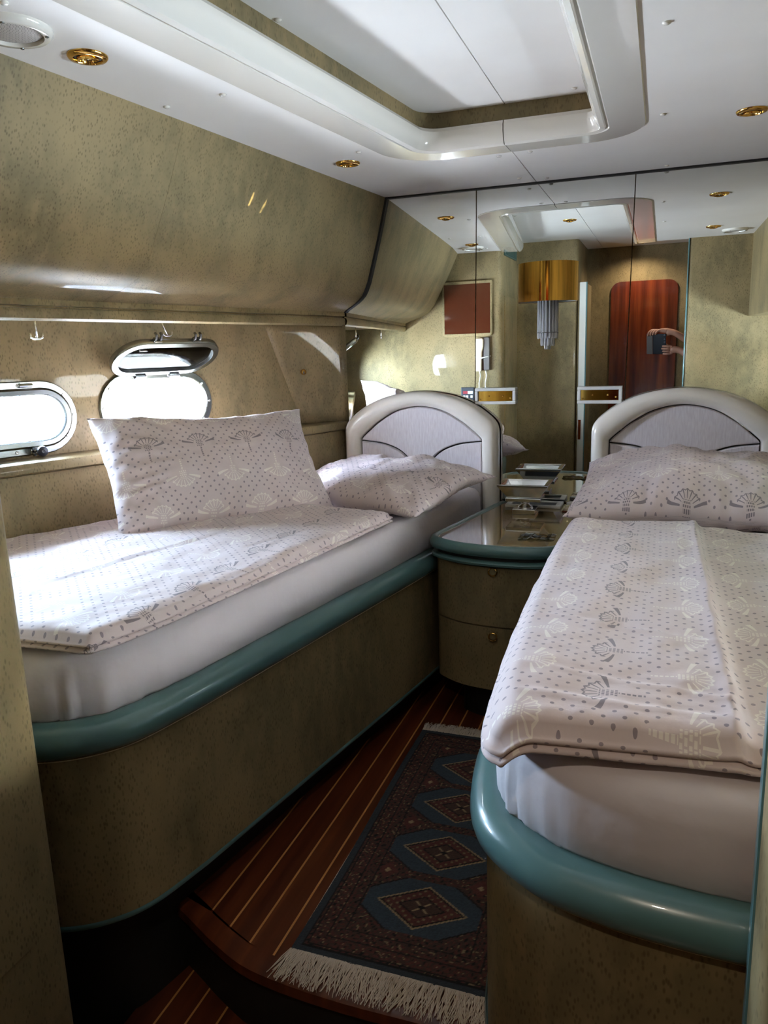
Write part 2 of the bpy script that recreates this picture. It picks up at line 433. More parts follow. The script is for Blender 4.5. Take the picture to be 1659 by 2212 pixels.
MB().prism(polyR, ZC, ZC + 0.012).build('ceiling_panel', M['ceil'], ce)
MB().box((-1.6, -0.5, ZU), (-0.518 - g, 2.86, ZU + 0.012)).build('ceiling_panel', M['ceil'], ce)
MB().box((-0.518 + g, -0.5, ZU), (1.5, 2.86, ZU + 0.012)).build('ceiling_panel', M['ceil'], ce)
boxo('ceiling_backing', (-3.0, -0.6, 2.2), (2.1, 3.5, 2.3), M['kick'], ce)
MB().box((-0.53, 2.83, ZC + .014), (-0.5, 3.4, ZC + .02)).build('seam_backing', M['kick'], ce)
fr = struct(empty('trim_1', (CX, 2.2, ZC)))
PF = [(0, ZC + .002), (0, ZC - .003), (.003, ZC - .005), (.108, ZC - .007), (.112, ZC - .004), (.118, ZC - .004), (.122, ZC - .010), (.136, ZC - .006), (.149, ZC + .010), (.156, ZC + .032), (.154, ZC + .05), (.145, ZC + .062), (.13, ZC + .067)]
for h_ in (0, 1):
    mb = MB(); tray_sweep(mb, PF, h_, 0.0015); mb.build('frame_moulding', M['gloss'], fr, auto=30)
PS = [(.128, ZC + .06), (.128, ZU + .004), (.118, ZU + .004), (.118, ZC + .06)]
for h_ in (0, 1):
    mb = MB(); tray_sweep(mb, PS, h_, 0); mb.build('veneer_strip', M['burl'], fr, auto=40)
def Zat(px, py, z):      # a point of the lower or upper ceiling
    d = Vector(((px - 829.5), (py - 1106.0), 1650.0)); w = Vector([sum(RC[i][j] * d[j] for j in range(3)) for i in range(3)])
    return w * ((z - 1.40) / w.z) + Vector((0, 0, 1.40))
capm = MB().lathe([(0.0095, 0), (0.009, -0.0025), (0.006, -0.0045), (0.001, -0.0055)], 14)
cap0 = None
for (px, py, z) in [(360, 230, ZC), (481, 204, ZC), (775, 328, ZC), (8, 4, ZC), (600, 42, ZU), (1240, 190, ZU), (1440, 48, ZC), (1433, 246, ZC), (1078, 337, ZC), (1122, 384, ZC), (1145, 327, ZC), (1181, 384, ZC), (1440, 357, ZC)]:
    p = Zat(px, py, z)
    if cap0 is None: o = cap0 = capm.build('screw_cap', M['gloss'], ce, smooth=True)
    else: o = cap0.copy(); COL.objects.link(o)
    o.location = p

# hull sides with oval portholes (left side in view, right side lights the cabin and shows in the gloss)
PH = ((2.558, 1.22), (2.010, 1.21), (1.462, 1.20))  # third one on each side is unseen, added for extra daylight
KH = math.sqrt(1 + 0.16)
def hull_side(s):
    w = struct(empty('wall_left' if s < 0 else 'wall_right', (mx(-1.9, s), 2.2, 0)))
    mb = MB()
    def P(u, z, d=0.0): # u = y along wall ; d outward thickness
        return (mx(hull(u) - d * 0.928, s), u + d * 0.371, z)
    Z0, Z1 = -0.26, 2.30
    for d in (0.0, 0.10):
        for ya, yb in ((3.55, 2.85), (1.18, 0.85)):
            mb.add([P(ya, Z0, d), P(yb, Z0, d), P(yb, Z1, d), P(ya, Z1, d)], [(0, 1, 2, 3)])
        for (yc, zc), (yl, yr) in zip(PH, ((2.28, 2.85), (1.73, 2.28), (1.18, 1.73))):
            st = stadium(0.236, 0.110, 12); n = len(st); inner = []; outer = []
            for q in st:
                yy = yc + q.x / KH; zz = zc + q.y; inner.append(P(yy, zz, d))
                dx, dz = q.x / KH, q.y; k = 1e9
                if dx > 1e-9: k = min(k, (yr - yc) / dx)
                if dx < -1e-9: k = min(k, (yl - yc) / dx)
                if dz > 1e-9: k = min(k, (1.6 - zc) / dz)
                if dz < -1e-9: k = min(k, (0.9 - zc) / dz)
                outer.append(P(yc + dx * k, zc + dz * k, d))
            mb.add(inner + outer, [(i, (i + 1) % n, n + (i + 1) % n, n + i) for i in range(n)])
            # corners of the cell missed by the radial fan
            for cx_, cz_ in ((yl, 1.6), (yr, 1.6), (yl, 0.9), (yr, 0.9)):
                near = sorted(range(n), key=lambda i: abs(outer[i][1] - (cx_ + d * .371)) + abs(outer[i][2] - cz_))
                a = min((i for i in range(n) if abs(outer[i][2] - cz_) < 1e-6), key=lambda i: abs(outer[i][1] - cx_ - d * .371), default=None)
                b = min((i for i in range(n) if abs(outer[i][1] - cx_ - d * .371) < 1e-6), key=lambda i: abs(outer[i][2] - cz_), default=None)
                if a is not None and b is not None: mb.add([outer[a], outer[b], P(cx_, cz_, d)], [(0, 1, 2)])
            for za, zb in ((Z0, 0.9), (1.6, Z1)):
                mb.add([P(yl, za, d), P(yr, za, d), P(yr, zb, d), P(yl, zb, d)], [(0, 1, 2, 3)])
    mb.build('hull_lining', M['burl'], w)
    # end panel beside the mirror
    A0, A1, B0, B1 = Vector((mx(-1.40, s), 3.405, 1.07)), Vector((mx(-1.40, s), 3.405, 1.55)), Vector((mx(-1.585, s), 3.27, 1.07)), Vector((mx(-1.668, s), 3.07, 1.55))
    gv = []; ng = 8
    for k in range(ng + 1):
        for q in range(ng + 1): gv.append((A0.lerp(A1, k / ng)).lerp(B0.lerp(B1, k / ng), q / ng))
    ep = mesh('end_panel', gv, [(k * (ng + 1) + q, k * (ng + 1) + q + 1, (k + 1) * (ng + 1) + q + 1, (k + 1) * (ng + 1) + q) for k in range(ng) for q in range(ng)], M['burl'], w, smooth=True)
    so_ = ep.modifiers.new('thick', 'SOLIDIFY'); so_.thickness = 0.003
    # ledge with rounded lip and the panel below it
    ys = [3.395, 2.9, 2.4, 1.9, 1.4, 1.075]
    mb = MB(); prof = [(0.0, 1.034), (-0.010, 1.040), (-0.012, 1.060), (-0.006, 1.071), (0.006, 1.075)]
    rr = []
    for y in ys:
        rr.append([(mx(ledge(y) - d, s), y, z) for d, z in prof] + [(mx(hull(y) - .02, s), y, 1.075), (mx(hull(y) - .02, s), y, 1.034)])
    mb.rings(rr); mb.build('ledge', M['burl'], w, auto=40)
    mb = MB(); rr = [[(mx(ledge(y) - 0.012, s), y, 1.031), (mx(ledge(y) - 0.012, s), y, 0.02), (mx(ledge(y) - 0.03, s), y, 0.02), (mx(ledge(y) - 0.03, s), y, 1.031)] for y in ys]
    mb.rings(rr); mb.build('backrest_panel', M['burl'], w)
    return w
wl_ = hull_side(-1); wr_ = hull_side(1)

# portholes
def frame_ring(mb, a, b, prof, n=14):
    rr = []
    pts = [stadium(a + d, b + d, n) for d, z in prof]
    for i in range(len(pts[0])): rr.append([(pts[j][i].x, pts[j][i].y, prof[j][1]) for j in range(len(prof))])
    k = len(prof); vs = [v for r in rr for v in r]; m_ = len(rr)
    mb.add(vs, [(i * k + j, i * k + (j + 1) % k, ((i + 1) % m_) * k + (j + 1) % k, ((i + 1) % m_) * k + j) for i in range(m_) for j in range(k)])
def screw(mb, x, y, z): mb.lathe([(0.0062, z), (0.0062, z + .002), (0.004, z + .0035), (0.0026, z + .0022)], 10, Matrix.Translation((x, y, 0)))
def leaf_parts(p, opened):
    mb = MB(); frame_ring(mb, 0.2235, 0.099, [(-0.022, 0.0), (0.0, 0.0), (0.004, 0.006), (0.003, 0.022), (-0.004, 0.028), (-0.018, 0.026), (-0.023, 0.018)])
    lf = mb.build('leaf', M['steel'], p, local=True, auto=40)
    if opened: lf.matrix_basis = Matrix.Translation((0, 0.112, 0.012)) @ Matrix.Rotation(math.radians(-125), 4, 'X') @ Matrix.Translation((0, -0.103, 0))
    lf['_local'] = 1
    st = stadium(0.203, 0.079, 14); n = len(st)
    mesh('pane', [(q.x, q.y, 0.010) for q in st] + [(q.x, q.y, 0.016) for q in st], [tuple(range(n)), tuple(range(n, 2 * n))] + [(i, (i + 1) % n, n + (i + 1) % n, n + i) for i in range(n)], M['pane'], lf, local=True)
    for sx_ in (-0.085, 0.085):
        mb = MB(); 
        for q in (-0.011, 0.011):
            mb.tube([(sx_ + q, -0.100, 0.012), (sx_ + q, -0.116, 0.014), (sx_ + q, -0.126, 0.022), (sx_ + q, -0.124, 0.032)], [.007, .006, .0055, .005], 8)
        mb.box((sx_ - .015, -0.110, 0.004), (sx_ + .015, -0.098, 0.024)); mb.build('lug', M['steel'], lf, local=True, auto=40)
    return lf
def porthole(n, s, yc, zc, opened):
    es = Vector((0.371, 0.928, 0)) if s < 0 else Vector((0.371, -0.928, 0)); ez = Vector((0, 0, 1)); en = es.cross(ez)
    c_ = Vector((mx(hull(yc), s), yc, zc))
    MW = Matrix(((es.x, ez.x, en.x, c_.x), (es.y, ez.y, en.y, c_.y), (es.z, ez.z, en.z, c_.z), (0, 0, 0, 1)))
    w = struct(empty('window_%d' % n, mat=MW, local=True))
    mb = MB(); frame_ring(mb, 0.2235, 0.099, [(0.0, -0.002), (0.0, 0.010), (0.004, 0.014), (0.024, 0.014), (0.0275, 0.010), (0.0275, -0.002)])
    mb.build('frame', M['steel'], w, local=True, auto=35)
    mb = MB(); frame_ring(mb, 0.2235, 0.099, [(0.0, 0.0), (0.0, -0.115), (0.014, -0.115), (0.014, 0.0)]); mb.build('reveal', M['offw'], w, local=True, auto=35)
    fr_ = [o for o in w.children if o.name.startswith('frame')][0]; fr_['_local'] = 1
    first = None
    for q in ((-0.236, 0.0), (0.236, 0.0), (-0.205, 0.072), (0.205, 0.072), (-0.205, -0.072), (0.205, -0.072), (-0.06, -0.113), (0.02, -0.113), (0.09, -0.113), (-0.13, -0.113), (-0.05, 0.113), (0.05, 0.113)):
        mb = MB(); screw(mb, q[0], q[1], 0.0138)
        mb.build('screw', M['chrome'], fr_, local=True, smooth=True)
    for sx_ in (-0.075, 0.075):
        mb = MB(); mb.tube([(sx_ - .022, 0.112, .020), (sx_ + .022, 0.112, .020)], .007, 8); mb.box((sx_ - .018, .104, .012), (sx_ + .018, .122, .020)); mb.build('hinge', M['steel'], w, local=True, auto=40)
    leaf_parts(w, opened)
    for sx_ in (-0.085, 0.085):
        side = 1 if sx_ > 0 else -1
        mb = MB(); mb.box((sx_ - .02, -0.122, 0.012), (sx_ + .02, -0.106, 0.022)); mb.build('latch_bracket', M['chrome'], w, local=True, bev=.003)
        y1 = (-0.150 if opened else -0.112); z1 = (0.020 if opened else 0.058)
        d = (Vector((sx_, y1, z1)) - Vector((sx_, -0.113, 0.018))).normalized()
        mb = MB(); mb.tube([(sx_, -0.113, 0.018), (sx_, y1, z1)], .0045, 8)
        rot = d.to_track_quat('Z', 'Y').to_matrix().to_4x4()
        kb = mb.build('latch_bolt', M['chrome'], w, local=True, smooth=True); kb['_local'] = 1
        MB().lathe([(.006, -.004), (.017, 0), (.019, .006), (.017, .012), (.006, .016), (.004, .015)], 18, Matrix.Translation(Vector((sx_, y1, z1))) @ rot).build('latch_knob', M['dplastic'], kb, local=True, auto=40)
    # portal so that the daylight through the opening is sampled well
    pd = bpy.data.lights.new('daylight_portal', 'AREA'); pd.shape = 'RECTANGLE'; pd.size = 0.46; pd.size_y = 0.21; pd.cycles.is_portal = True
    po = bpy.data.objects.new('daylight_portal', pd); COL.objects.link(po); po.matrix_world = MW @ Matrix.Translation((0, 0, -0.118)) @ Matrix.Rotation(math.pi, 4, 'X')
    return w
porthole(1, -1, *PH[1], False); porthole(2, -1, *PH[0], True); porthole(3, 1, *PH[0], False); porthole(4, 1, *PH[1], False); porthole(5, -1, *PH[2], False); porthole(6, 1, *PH[2], False)  # the last pair is out of view, added to light the cabin

# outside on the starboard side: an unseen dark green sheet added to keep high sky light off the portholes
dc = struct(empty('added_sky_blocker', (6.0, 2.0, 0)))
cg = base_mat('sky_blocker_green', srgb(52, 66, 50), 0.9)
MB().prism([(2.2, -9), (9.0, -9), (9.0, 13), (2.2, 13)], 3.6, 3.7).build('blocker_sheet', cg, dc)
for yy in (-6, 2, 10): MB().lathe([(.06, -1.2), (.06, 3.6)], 10, Matrix.Translation((8.7, yy, 0))).build('blocker_post', M['steel'], dc, smooth=True)

qb = struct(empty('added_bounce_wall', (13.5, 2.0, 0)))  # unseen pale block added to dim and warm the light from this side
qm = base_mat('warm_bounce_tint', srgb(224, 206, 186), 0.9)
MB().box((13, -14, -1.5), (14, 18, 5.2)).build('bounce_slab', qm, qb)
for k in range(7): MB().box((12.97, -12 + k * 4.2, 1.0), (13.02, -10.6 + k * 4.2, 3.2)).build('bounce_slab_panel', M['ventm'], qb)

# partitions at the foot of the beds, lobby walls behind the camera
def rpoly(pts, r, n=6):
    out = []
    for i, p in enumerate(pts):
        a = Vector(pts[i - 1]); b = Vector(p[:2]); c = Vector(pts[(i + 1) % len(pts)][:2]); rr = p[2] if len(p) > 2 else r
        a = Vector((a[0], a[1])); d1 = (a - b).normalized(); d2 = (c - b).normalized()
        if rr <= 0: out.append((b.x, b.y)); continue
        p1 = b + d1 * rr; p2 = b + d2 * rr
        for k in range(n + 1):
            t = k / n; q = p1 * (1 - t) ** 2 + b * 2 * t * (1 - t) + p2 * t * t; out.append((q.x, q.y))
    return out
def wallprism(name, pts, z0=-0.26, z1=2.2, r=0.0, m='burl'):
    return struct(MB().prism(rpoly(pts, r), z0, z1).build(name, M[m], auto=30))
wallprism('wall_foot_left', [(-2.62, 1.07, 0), (-1.12, 1.07, .05), (-1.12, 0.42, 0), (-2.62, 0.42, 0)])
wallprism('wall_foot_right', [(0.139, 0.975, .035), (1.75, 0.975, 0), (1.75, 0.86, 0), (0.139, 0.86, .03)])
wallprism('wall_lobby_left', [(-1.5, 0.42, 0), (-0.645, 0.42, .04), (-0.645, -0.36, 0), (-1.5, -0.36, 0)])
wallprism('wall_lobby_back', [(-1.5, -0.36, 0), (1.75, -0.36, 0), (1.75, -0.46, 0), (-1.5, -0.46, 0)])
wallprism('wall_lobby_right', [(1.30, 0.9, 0), (1.30, -0.4, 0), (1.75, -0.4, 0), (1.75, 0.9, 0)])
# groove of a locker door in the left return
lk_ = struct(empty('door_2', (-1.118, 0.75, 0)))
boxo('locker_door', (-1.121, 0.50, 0.28), (-1.112, 0.97, 1.75), M['burl'], lk_, bev=0.002)

# wooden door behind the camera with knob and key plate
dr = struct(empty('door_1', (-0.17, -0.36, -0.2)))
dp = rpoly([(-0.44, -0.2, 0), (0.105, -0.2, 0), (0.105, 1.885, .09), (-0.44, 1.885, .09)], 0, 8)
def vprism(name, poly, y0, y1, m, p=None, **k):
    n = len(poly); return mesh(name, [(x, y0, z) for x, z in poly] + [(x, y1, z) for x, z in poly], [tuple(range(n)), tuple(range(n, 2 * n))] + [(i, (i + 1) % n, n + (i + 1) % n, n + i) for i in range(n)], m, p, **k)
leafd = vprism('door_leaf', dp, -0.362, -0.345, M['mahog'], dr)
RY = Matrix.Rotation(-math.pi / 2, 4, 'X')
MB().lathe([(.026, 0), (.026, .006), (.01, .01), (.01, .03), (.02, .036), (.026, .05), (.02, .062), (.004, .066)], 20, Matrix.Translation((-0.395, -0.345, 0.80)) @ RY).build('door_knob', M['brass'], dr, smooth=True)
MB().lathe([(.03, 0), (.03, .005), (.02, .008), (.008, .008)], 20, Matrix.Translation((-0.405, -0.345, 0.68)) @ RY).build('lock_plate', M['brass'], dr, auto=40)
# open white-edged door in the lobby
d3 = struct(empty('door_3', (-0.60, 0.2, -0.2)))
boxo('door_edge', (-0.628, 0.425, -0.2), (-0.578, 0.44, 1.85), M['offw'], d3, bev=.004)
boxo('door_leaf', (-0.64, -0.10, -0.2), (-0.585, 0.425, 1.85), M['burl'], d3, bev=.004)
boxo('edge_gasket', (-0.578, 0.425, -0.2), (-0.570, 0.438, 1.85), M['teal'], d3)
boxo('lock_face', (-0.621, 0.438, 0.62), (-0.600, 0.442, 0.78), M['mahog'], d3)
# trim at the right partition edge
t2 = struct(boxo('trim_2', (0.1375, 0.958, -0.2), (0.146, 0.977, 2.17), M['teal'], bev=.003, seg=2))

# ------------------------------------------------------------------ overhead lockers
FX = [(0.0, 2.06), (0.03, 2.03), (0.11, 1.96), (0.20, 1.885), (0.304, 1.805), (0.435, 1.706), (0.50, 1.672), (0.566, 1.646), (0.65, 1.628), (0.727, 1.615), (0.85, 1.598), (0.943, 1.586), (0.99, 1.576)]
def locker(s):
    t_ = empty('overhead_locker', (mx(-1.6, s), 2.2, 1.54))
    tag(t_, 'long olive veneer overhead locker with curved glossy front above the open porthole' if s < 0 else 'overhead locker on the right-hand side, out of view except in the mirror', 'cabinet')
    def ring(y, back=True):
        a, b = ctop(y), rail(y); return [(mx(a + (b - a) * f, s), y, z) for f, z in FX]
    for ya, yb in ((1.072, 2.0496), (2.0504, 3.388)):
        n = max(2, int((yb - ya) / 0.12)); ys = [ya + (yb - ya) * i / n for i in range(n + 1)]
        fr_ = [ring(y) for y in ys]; bk = [[(x + s * 0.016, y, z + 0.004) for x, y, z in r] for r in fr_]
        MB().rings([f + b[::-1] for f, b in zip(fr_, bk)]).build('locker_door', M['burl'], t_, auto=50)
    ys = [1.072, 1.7, 2.3, 2.9, 3.388]
    rr = []
    for y in ys:
        x = rail(y); rr.append([(mx(x - .002, s), y, 1.582), (mx(x + .006, s), y, 1.578), (mx(x + .006, s), y, 1.561), (mx(x - .006, s), y, 1.559), (mx(x - .006, s), y, 1.554),
                               (mx(x + .004, s), y, 1.552), (mx(x + .008, s), y, 1.538), (mx(x + .004, s), y, 1.524), (mx(x - .010, s), y, 1.517), (mx(x - .03, s), y, 1.522), (mx(x - .03, s), y, 1.574)])
    MB().rings(rr).build('light_rail', M['burl'], t_, auto=40)
    MB().rings([[(mx(rail(y) - .02, s), y, 1.548), (mx(hull(y) + .0, s), y, 1.548), (mx(hull(y), s), y, 1.57), (mx(rail(y) - .02, s), y, 1.57)] for y in ys]).build('underside', M['burl'], t_)
    g1 = ring(3.386); a = [(x - s * 0.010, 3.3855, z) for x, y, z in g1]; b = [(x + s * 0.006, 3.3855, z) for x, y, z in g1]
    MB().rings([[(p[0], 3.384, p[2]), (q[0], 3.384, q[2]), (q[0], 3.399, q[2]), (p[0], 3.399, p[2])] for p, q in zip(a, b)]).build('black_gasket', M['black'], t_)
    return t_
locker(-1)
UW = struct(empty('wall_right_upper', (0.56, 2.2, 1.55)))
MB().prism([(0.535, 3.40), (0.535, 0.97), (0.57, 0.97), (0.57, 3.40)], 1.56, 2.2).build('upper_panel', M['burl'], UW)
MB().prism([(0.535, 3.40), (0.535, 0.97), (1.75, 0.97), (0.75, 3.40)], 1.53, 1.56).build('underside', M['burl'], UW)

# ------------------------------------------------------------------ beds
RIMP = [(0.062, 0.632), (0.045, 0.637), (0.028, 0.634), (0.012, 0.624), (0.002, 0.608), (0.0, 0.592), (0.005, 0.575), (0.016, 0.563), (0.030, 0.558), (0.062, 0.558)]
def bed(name, outline, back, label, mside):
    "outline: room-side edge from head round the foot; back: points closing it along the hull"
    t_ = empty(name, (outline[len(outline) // 2].x, outline[len(outline) // 2].y, 0)); tag(t_, label, 'bed')
    mb = MB(); sweep(mb, outline, RIMP, side=mside); mb.build('rim_moulding', M['teal'], t_, auto=50)
    pan = offset(outline, mside * 0.030)
    mb = MB(); sweep(mb, outline, [(0.030, 0.566), (0.030, 0.135), (0.05, 0.135), (0.05, 0.566)], side=mside); mb.build('side_panel', M['burl'], t_, auto=50)
    mb = MB(); sweep(mb, outline, [(0.027, 0.146), (0.024, 0.140), (0.027, 0.132), (0.05, 0.132), (0.05, 0.146)], side=mside); mb.build('bottom_beading', M['teal'], t_, auto=50)
    mb = MB(); sweep(mb, outline, [(0.028, 0.5545), (0.028, 0.552), (0.04, 0.552), (0.04, 0.5545)], side=mside); mb.build('gold_beading', M['plastic'], t_)
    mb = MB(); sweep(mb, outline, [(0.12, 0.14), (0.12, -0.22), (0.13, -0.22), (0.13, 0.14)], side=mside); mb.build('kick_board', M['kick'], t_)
    poly = [(p.x, p.y) for p in offset(outline, mside * 0.05)] + back
    MB().prism(poly, 0.60, 0.622).build('berth_board', M['kick'], t_)
    return t_
def mattress(name, outline, back, label, mside, pucker, par_=None, zt=0.785):
    o1 = offset(outline, mside * 0.052)
    prof = [(0.010, 0.624), (0.0, 0.640), (-0.004, 0.68), (-0.003, 0.735), (0.004, 0.764), (0.018, 0.779), (0.05, zt), (0.11, zt + .004)]
    cols = []
    for ins, z in prof:
        c_ = offset(o1, mside * ins); L = 0; ring = []
        for i, q in enumerate(c_):
            if i: L += (q - c_[i - 1]).length
            w = pucker(q.x, q.y); amp = 0.011 * w * max(0, (0.76 - z) / 0.13)
            dn = (math.sin(L * 80 + 4 * math.sin(L * 17)) + 0.7 * math.sin(L * 137 + 3 * math.sin(L * 23))) * amp * 0.5 + 0.010 * nz(L * 3, z * 4, 3.1)
            d = (c_[i] - offset(o1, mside * (ins + .02))[i]) if False else None
            ring.append((q, dn, z))
        nrm = offset(c_, -mside * 1.0)
        cols.append([(q.x + (nrm[i] - q).normalized().x * dn, q.y + (nrm[i] - q).normalized().y * dn, z + 0.006 * nz(q.x * 6, q.y * 6, z * 3)) for i, (q, dn, z) in enumerate(ring)])
    vs = [v for c_ in cols for v in c_]; n = len(o1); fs = [(j * n + i, j * n + i + 1, (j + 1) * n + i + 1, (j + 1) * n + i) for j in range(len(prof) - 1) for i in range(n - 1)]
    b0 = len(vs); vs += [(x, y, zt + .004) for x, y in back]; top = list(range((len(prof) - 1) * n, len(prof) * n)) + list(range(b0, b0 + len(back)))
    fs.append(tuple(top))
    b1 = len(vs); vs += [(x, y, 0.624) for x, y in back]; fs.append(tuple(list(range(n)) + list(range(b1, b1 + len(back)))))
    fs += [(b0 + i, b0 + i + 1, b1 + i + 1, b1 + i) for i in range(len(back) - 1)]
    o = mesh(name, vs, fs, M['sheet'], auto=60); tag(o, label, 'mattress'); return o

LB = smooth_path([Vector(p) for p in [(-0.698, 3.312), (-0.786, 2.713), (-0.870, 2.240), (-0.959, 1.745), (-1.012, 1.45)]], 8)[:-1] + \
     smooth_path([Vector(p) for p in [(-1.012, 1.45), (-1.055, 1.285), (-1.115, 1.195), (-1.20, 1.135), (-1.32, 1.102), (-1.50, 1.092)]], 8) + [Vector((-1.9, 1.090)), Vector((-2.27, 1.088))]
backL = [(ledge(1.09) + .03, 1.088 + .06), (ledge(3.36) + .03, 3.312)]
bed('berth', LB, backL, 'left-hand berth base in olive veneer with green bullnose rim, below the open porthole', -1)
mattress('mattress', LB, backL, 'mattress in a white fitted sheet on the left-hand berth under the portholes', -1, lambda x, y: max(0, min(1, (1.65 - y) / 0.3)))
RB = smooth_path([Vector(p) for p in [(-0.270, 3.312), (-0.285, 2.7), (-0.302, 2.0), (-0.315, 1.5)]], 8)[:-1] + \
     smooth_path([Vector(p) for p in [(-0.315, 1.5), (-0.316, 1.356), (-0.293, 1.205), (-0.250, 1.110), (-0.155, 1.032), (-0.05, 0.998), (0.044, 0.985), (0.13, 0.980)]], 8) + [Vector((0.3, 0.979)), Vector((0.95, 0.979)), Vector((1.30, 0.979))]
backR = [(mx(ledge(1.0) + .03, 1), 1.05), (mx(ledge(3.36) + .03, 1), 3.312)]
bed('berth', RB, backR, 'right-hand berth base in olive veneer with green bullnose rim, nearest the camera', 1)
mattress('mattress', RB, backR, 'mattress in a white fitted sheet on the right-hand berth nearest the camera', 1, lambda x, y: max(0, min(1, (1.3 - y) / 0.2)) * (1 if x < -.1 else 0.15))

def duvet(name, label, edge_a, edge_b, T, wr, nu=110, nv=170, zb=0.795, ridge=None, droop=0.0, r=0.045):
    """folded duvet: slab between room-side edge curve a(v) and far edge curve b(v), v=0 foot .. 1 head"""
    vs = []; uv = []; fs = []
    lay = lambda k: k
    A = [Vector(edge_a(j / nv)) for j in range(nv + 1)]; B = [Vector(edge_b(j / nv)) for j in range(nv + 1)]
    us = [0.5 - 0.5 * math.cos(math.pi * i / nu) for i in range(nu + 1)]; us = [0.6 * u + 0.4 * i / nu for i, u in enumerate(us)]
    def pt(i, j, top):
        u, v = us[i], j / nv; p = A[j].lerp(B[j], u); w = (B[j] - A[j]).length
        ea = u * w; eb = (1 - u) * w; ef = (p - A[0].lerp(B[0], u)).length; eh = (p - A[nv].lerp(B[nv], u)).length
        e = min(ea, eb, ef, eh); q = min(e / r, 1)
        full = T + (ridge(p.x, p.y) if ridge else 0)
        if top:
            h = full * (0.55 + 0.45 * math.sqrt(1 - (1 - q) ** 2)); h += wr(p.x, p.y) * min(1, e / 0.02) 
            z = zb + h
        else:
            z = zb + full * 0.08 * (1 - q)
        dz = -droop * max(0, 1 - ea / 0.05) ** 2
        return (p.x, p.y, z + dz), (p.x, p.y)
    idx = {}
    for top in (1, 0):
        for j in range(nv + 1):
            for i in range(nu + 1):
                c_, t_ = pt(i, j, top); idx[(top, i, j)] = len(vs); vs.append(c_); uv.append((t_[1], -t_[0]))
    for j in range(nv):
        for i in range(nu):
            a, b, c_, d = (idx[(1, i, j)], idx[(1, i + 1, j)], idx[(1, i + 1, j + 1)], idx[(1, i, j + 1)]); fs.append((a, b, c_, d))
            a, b, c_, d = (idx[(0, i, j)], idx[(0, i, j + 1)], idx[(0, i + 1, j + 1)], idx[(0, i + 1, j)]); fs.append((a, b, c_, d))
    # side band with a fold crease half way: outward bulge, pinch, bulge
    per = [(i, 0) for i in range(nu)] + [(nu, j) for j in range(nv)] + [(i, nv) for i in range(nu, 0, -1)] + [(0, j) for j in range(nv, 0, -1)]
    cen = sum((Vector(v) for v in vs), Vector()) / len(vs); rows = []
    K = [(0.0, 0.0), (0.12, 0.008), (0.27, 0.011), (0.42, 0.006), (0.5, -0.004), (0.58, 0.004), (0.75, 0.009), (0.9, 0.006), (1.0, 0.0)]
    ring = []
    np_ = len(per)
    bots = [Vector(vs[idx[(0, i, j)]]) for i, j in per]; tops = [Vector(vs[idx[(1, i, j)]]) for i, j in per]
    L = 0
    for k in range(np_):
        tdir = (bots[(k + 1) % np_] - bots[k - 1]); tdir.z = 0; tdir.normalize(); out = Vector((tdir.y, -tdir.x, 0))
        if out.dot(bots[k] - cen) < 0: out = -out
        L += (bots[k] - bots[k - 1]).length if k else 0
        row = []
        for f, o_ in K:
            wob = 0.004 * nz(L * 9, f * 2, 5)
            if f in (0.0,): row.append(idx[(0,) + per[k]]); continue
            if f == 1.0: row.append(idx[(1,) + per[k]]); continue
            p = bots[k].lerp(tops[k], f) + out * (o_ + wob); row.append(len(vs)); vs.append(tuple(p)); uu = bots[k] + out * (0.05 * (1 - f)); uv.append((uu.y, -uu.x))
        ring.append(row)
    for k in range(np_):
        a, b = ring[k], ring[(k + 1) % np_]
        for q in range(len(K) - 1): fs.append((a[q], b[q], b[q + 1], a[q + 1]))
    o = mesh(name, vs, fs, M['linen'], smooth=True, uv=uv); tag(o, label, 'duvet'); return o

def rot2(uv, ang):
    c_, s_ = math.cos(ang), math.sin(ang); return [(x * c_ - y * s_, x * s_ + y * c_) for x, y in uv]
def lineint(pts, v):
    pts = [Vector(p) for p in pts]; L = [(b - a).length for a, b in zip(pts, pts[1:])]; t = v * sum(L)
    for (a, b), l in zip(zip(pts, pts[1:]), L):
        if t <= l + 1e-9: return a.lerp(b, t / l)
        t -= l
    return pts[-1]
def crease(x, y, a, b, wdt):
    a = Vector(a); b = Vector(b); p = Vector((x, y)); d = (b - a); t = max(0, min(1, (p - a).dot(d) / d.length_squared)); q = (p - a - d * t).length
    return math.exp(-(q / wdt) ** 2)
def wrL(x, y):
    w = 0.010 * nz(x * 4, y * 3, 1.3) + 0.005 * nz(x * 11, y * 8, 2.2) + 0.0025 * nz(x * 26, y * 19, 7)
    w += 0.004 * crease(x, y, (-1.46, 1.5), (-1.26, 2.2), 0.007) - 0.003 * crease(x, y, (-1.445, 1.5), (-1.245, 2.2), 0.008)
    w -= 0.004 * crease(x, y, (-1.13, 1.9), (-1.03, 2.2), 0.008)
    return w
fa = smooth_path([Vector(p) for p in [(-1.10, 1.20), (-1.058, 1.34), (-0.985, 1.83), (-0.93, 2.23), (-0.887, 2.50)]], 10)
fb = [Vector((ledge(y) + 0.035, y)) for y in (1.16, 1.6, 2.0, 2.4, 2.64)]
duvet('duvet', 'folded pale pink printed duvet lying along the left-hand berth under the portholes', lambda v: lineint(fa, v), lambda v: lineint(fb, v), 0.052, wrL)
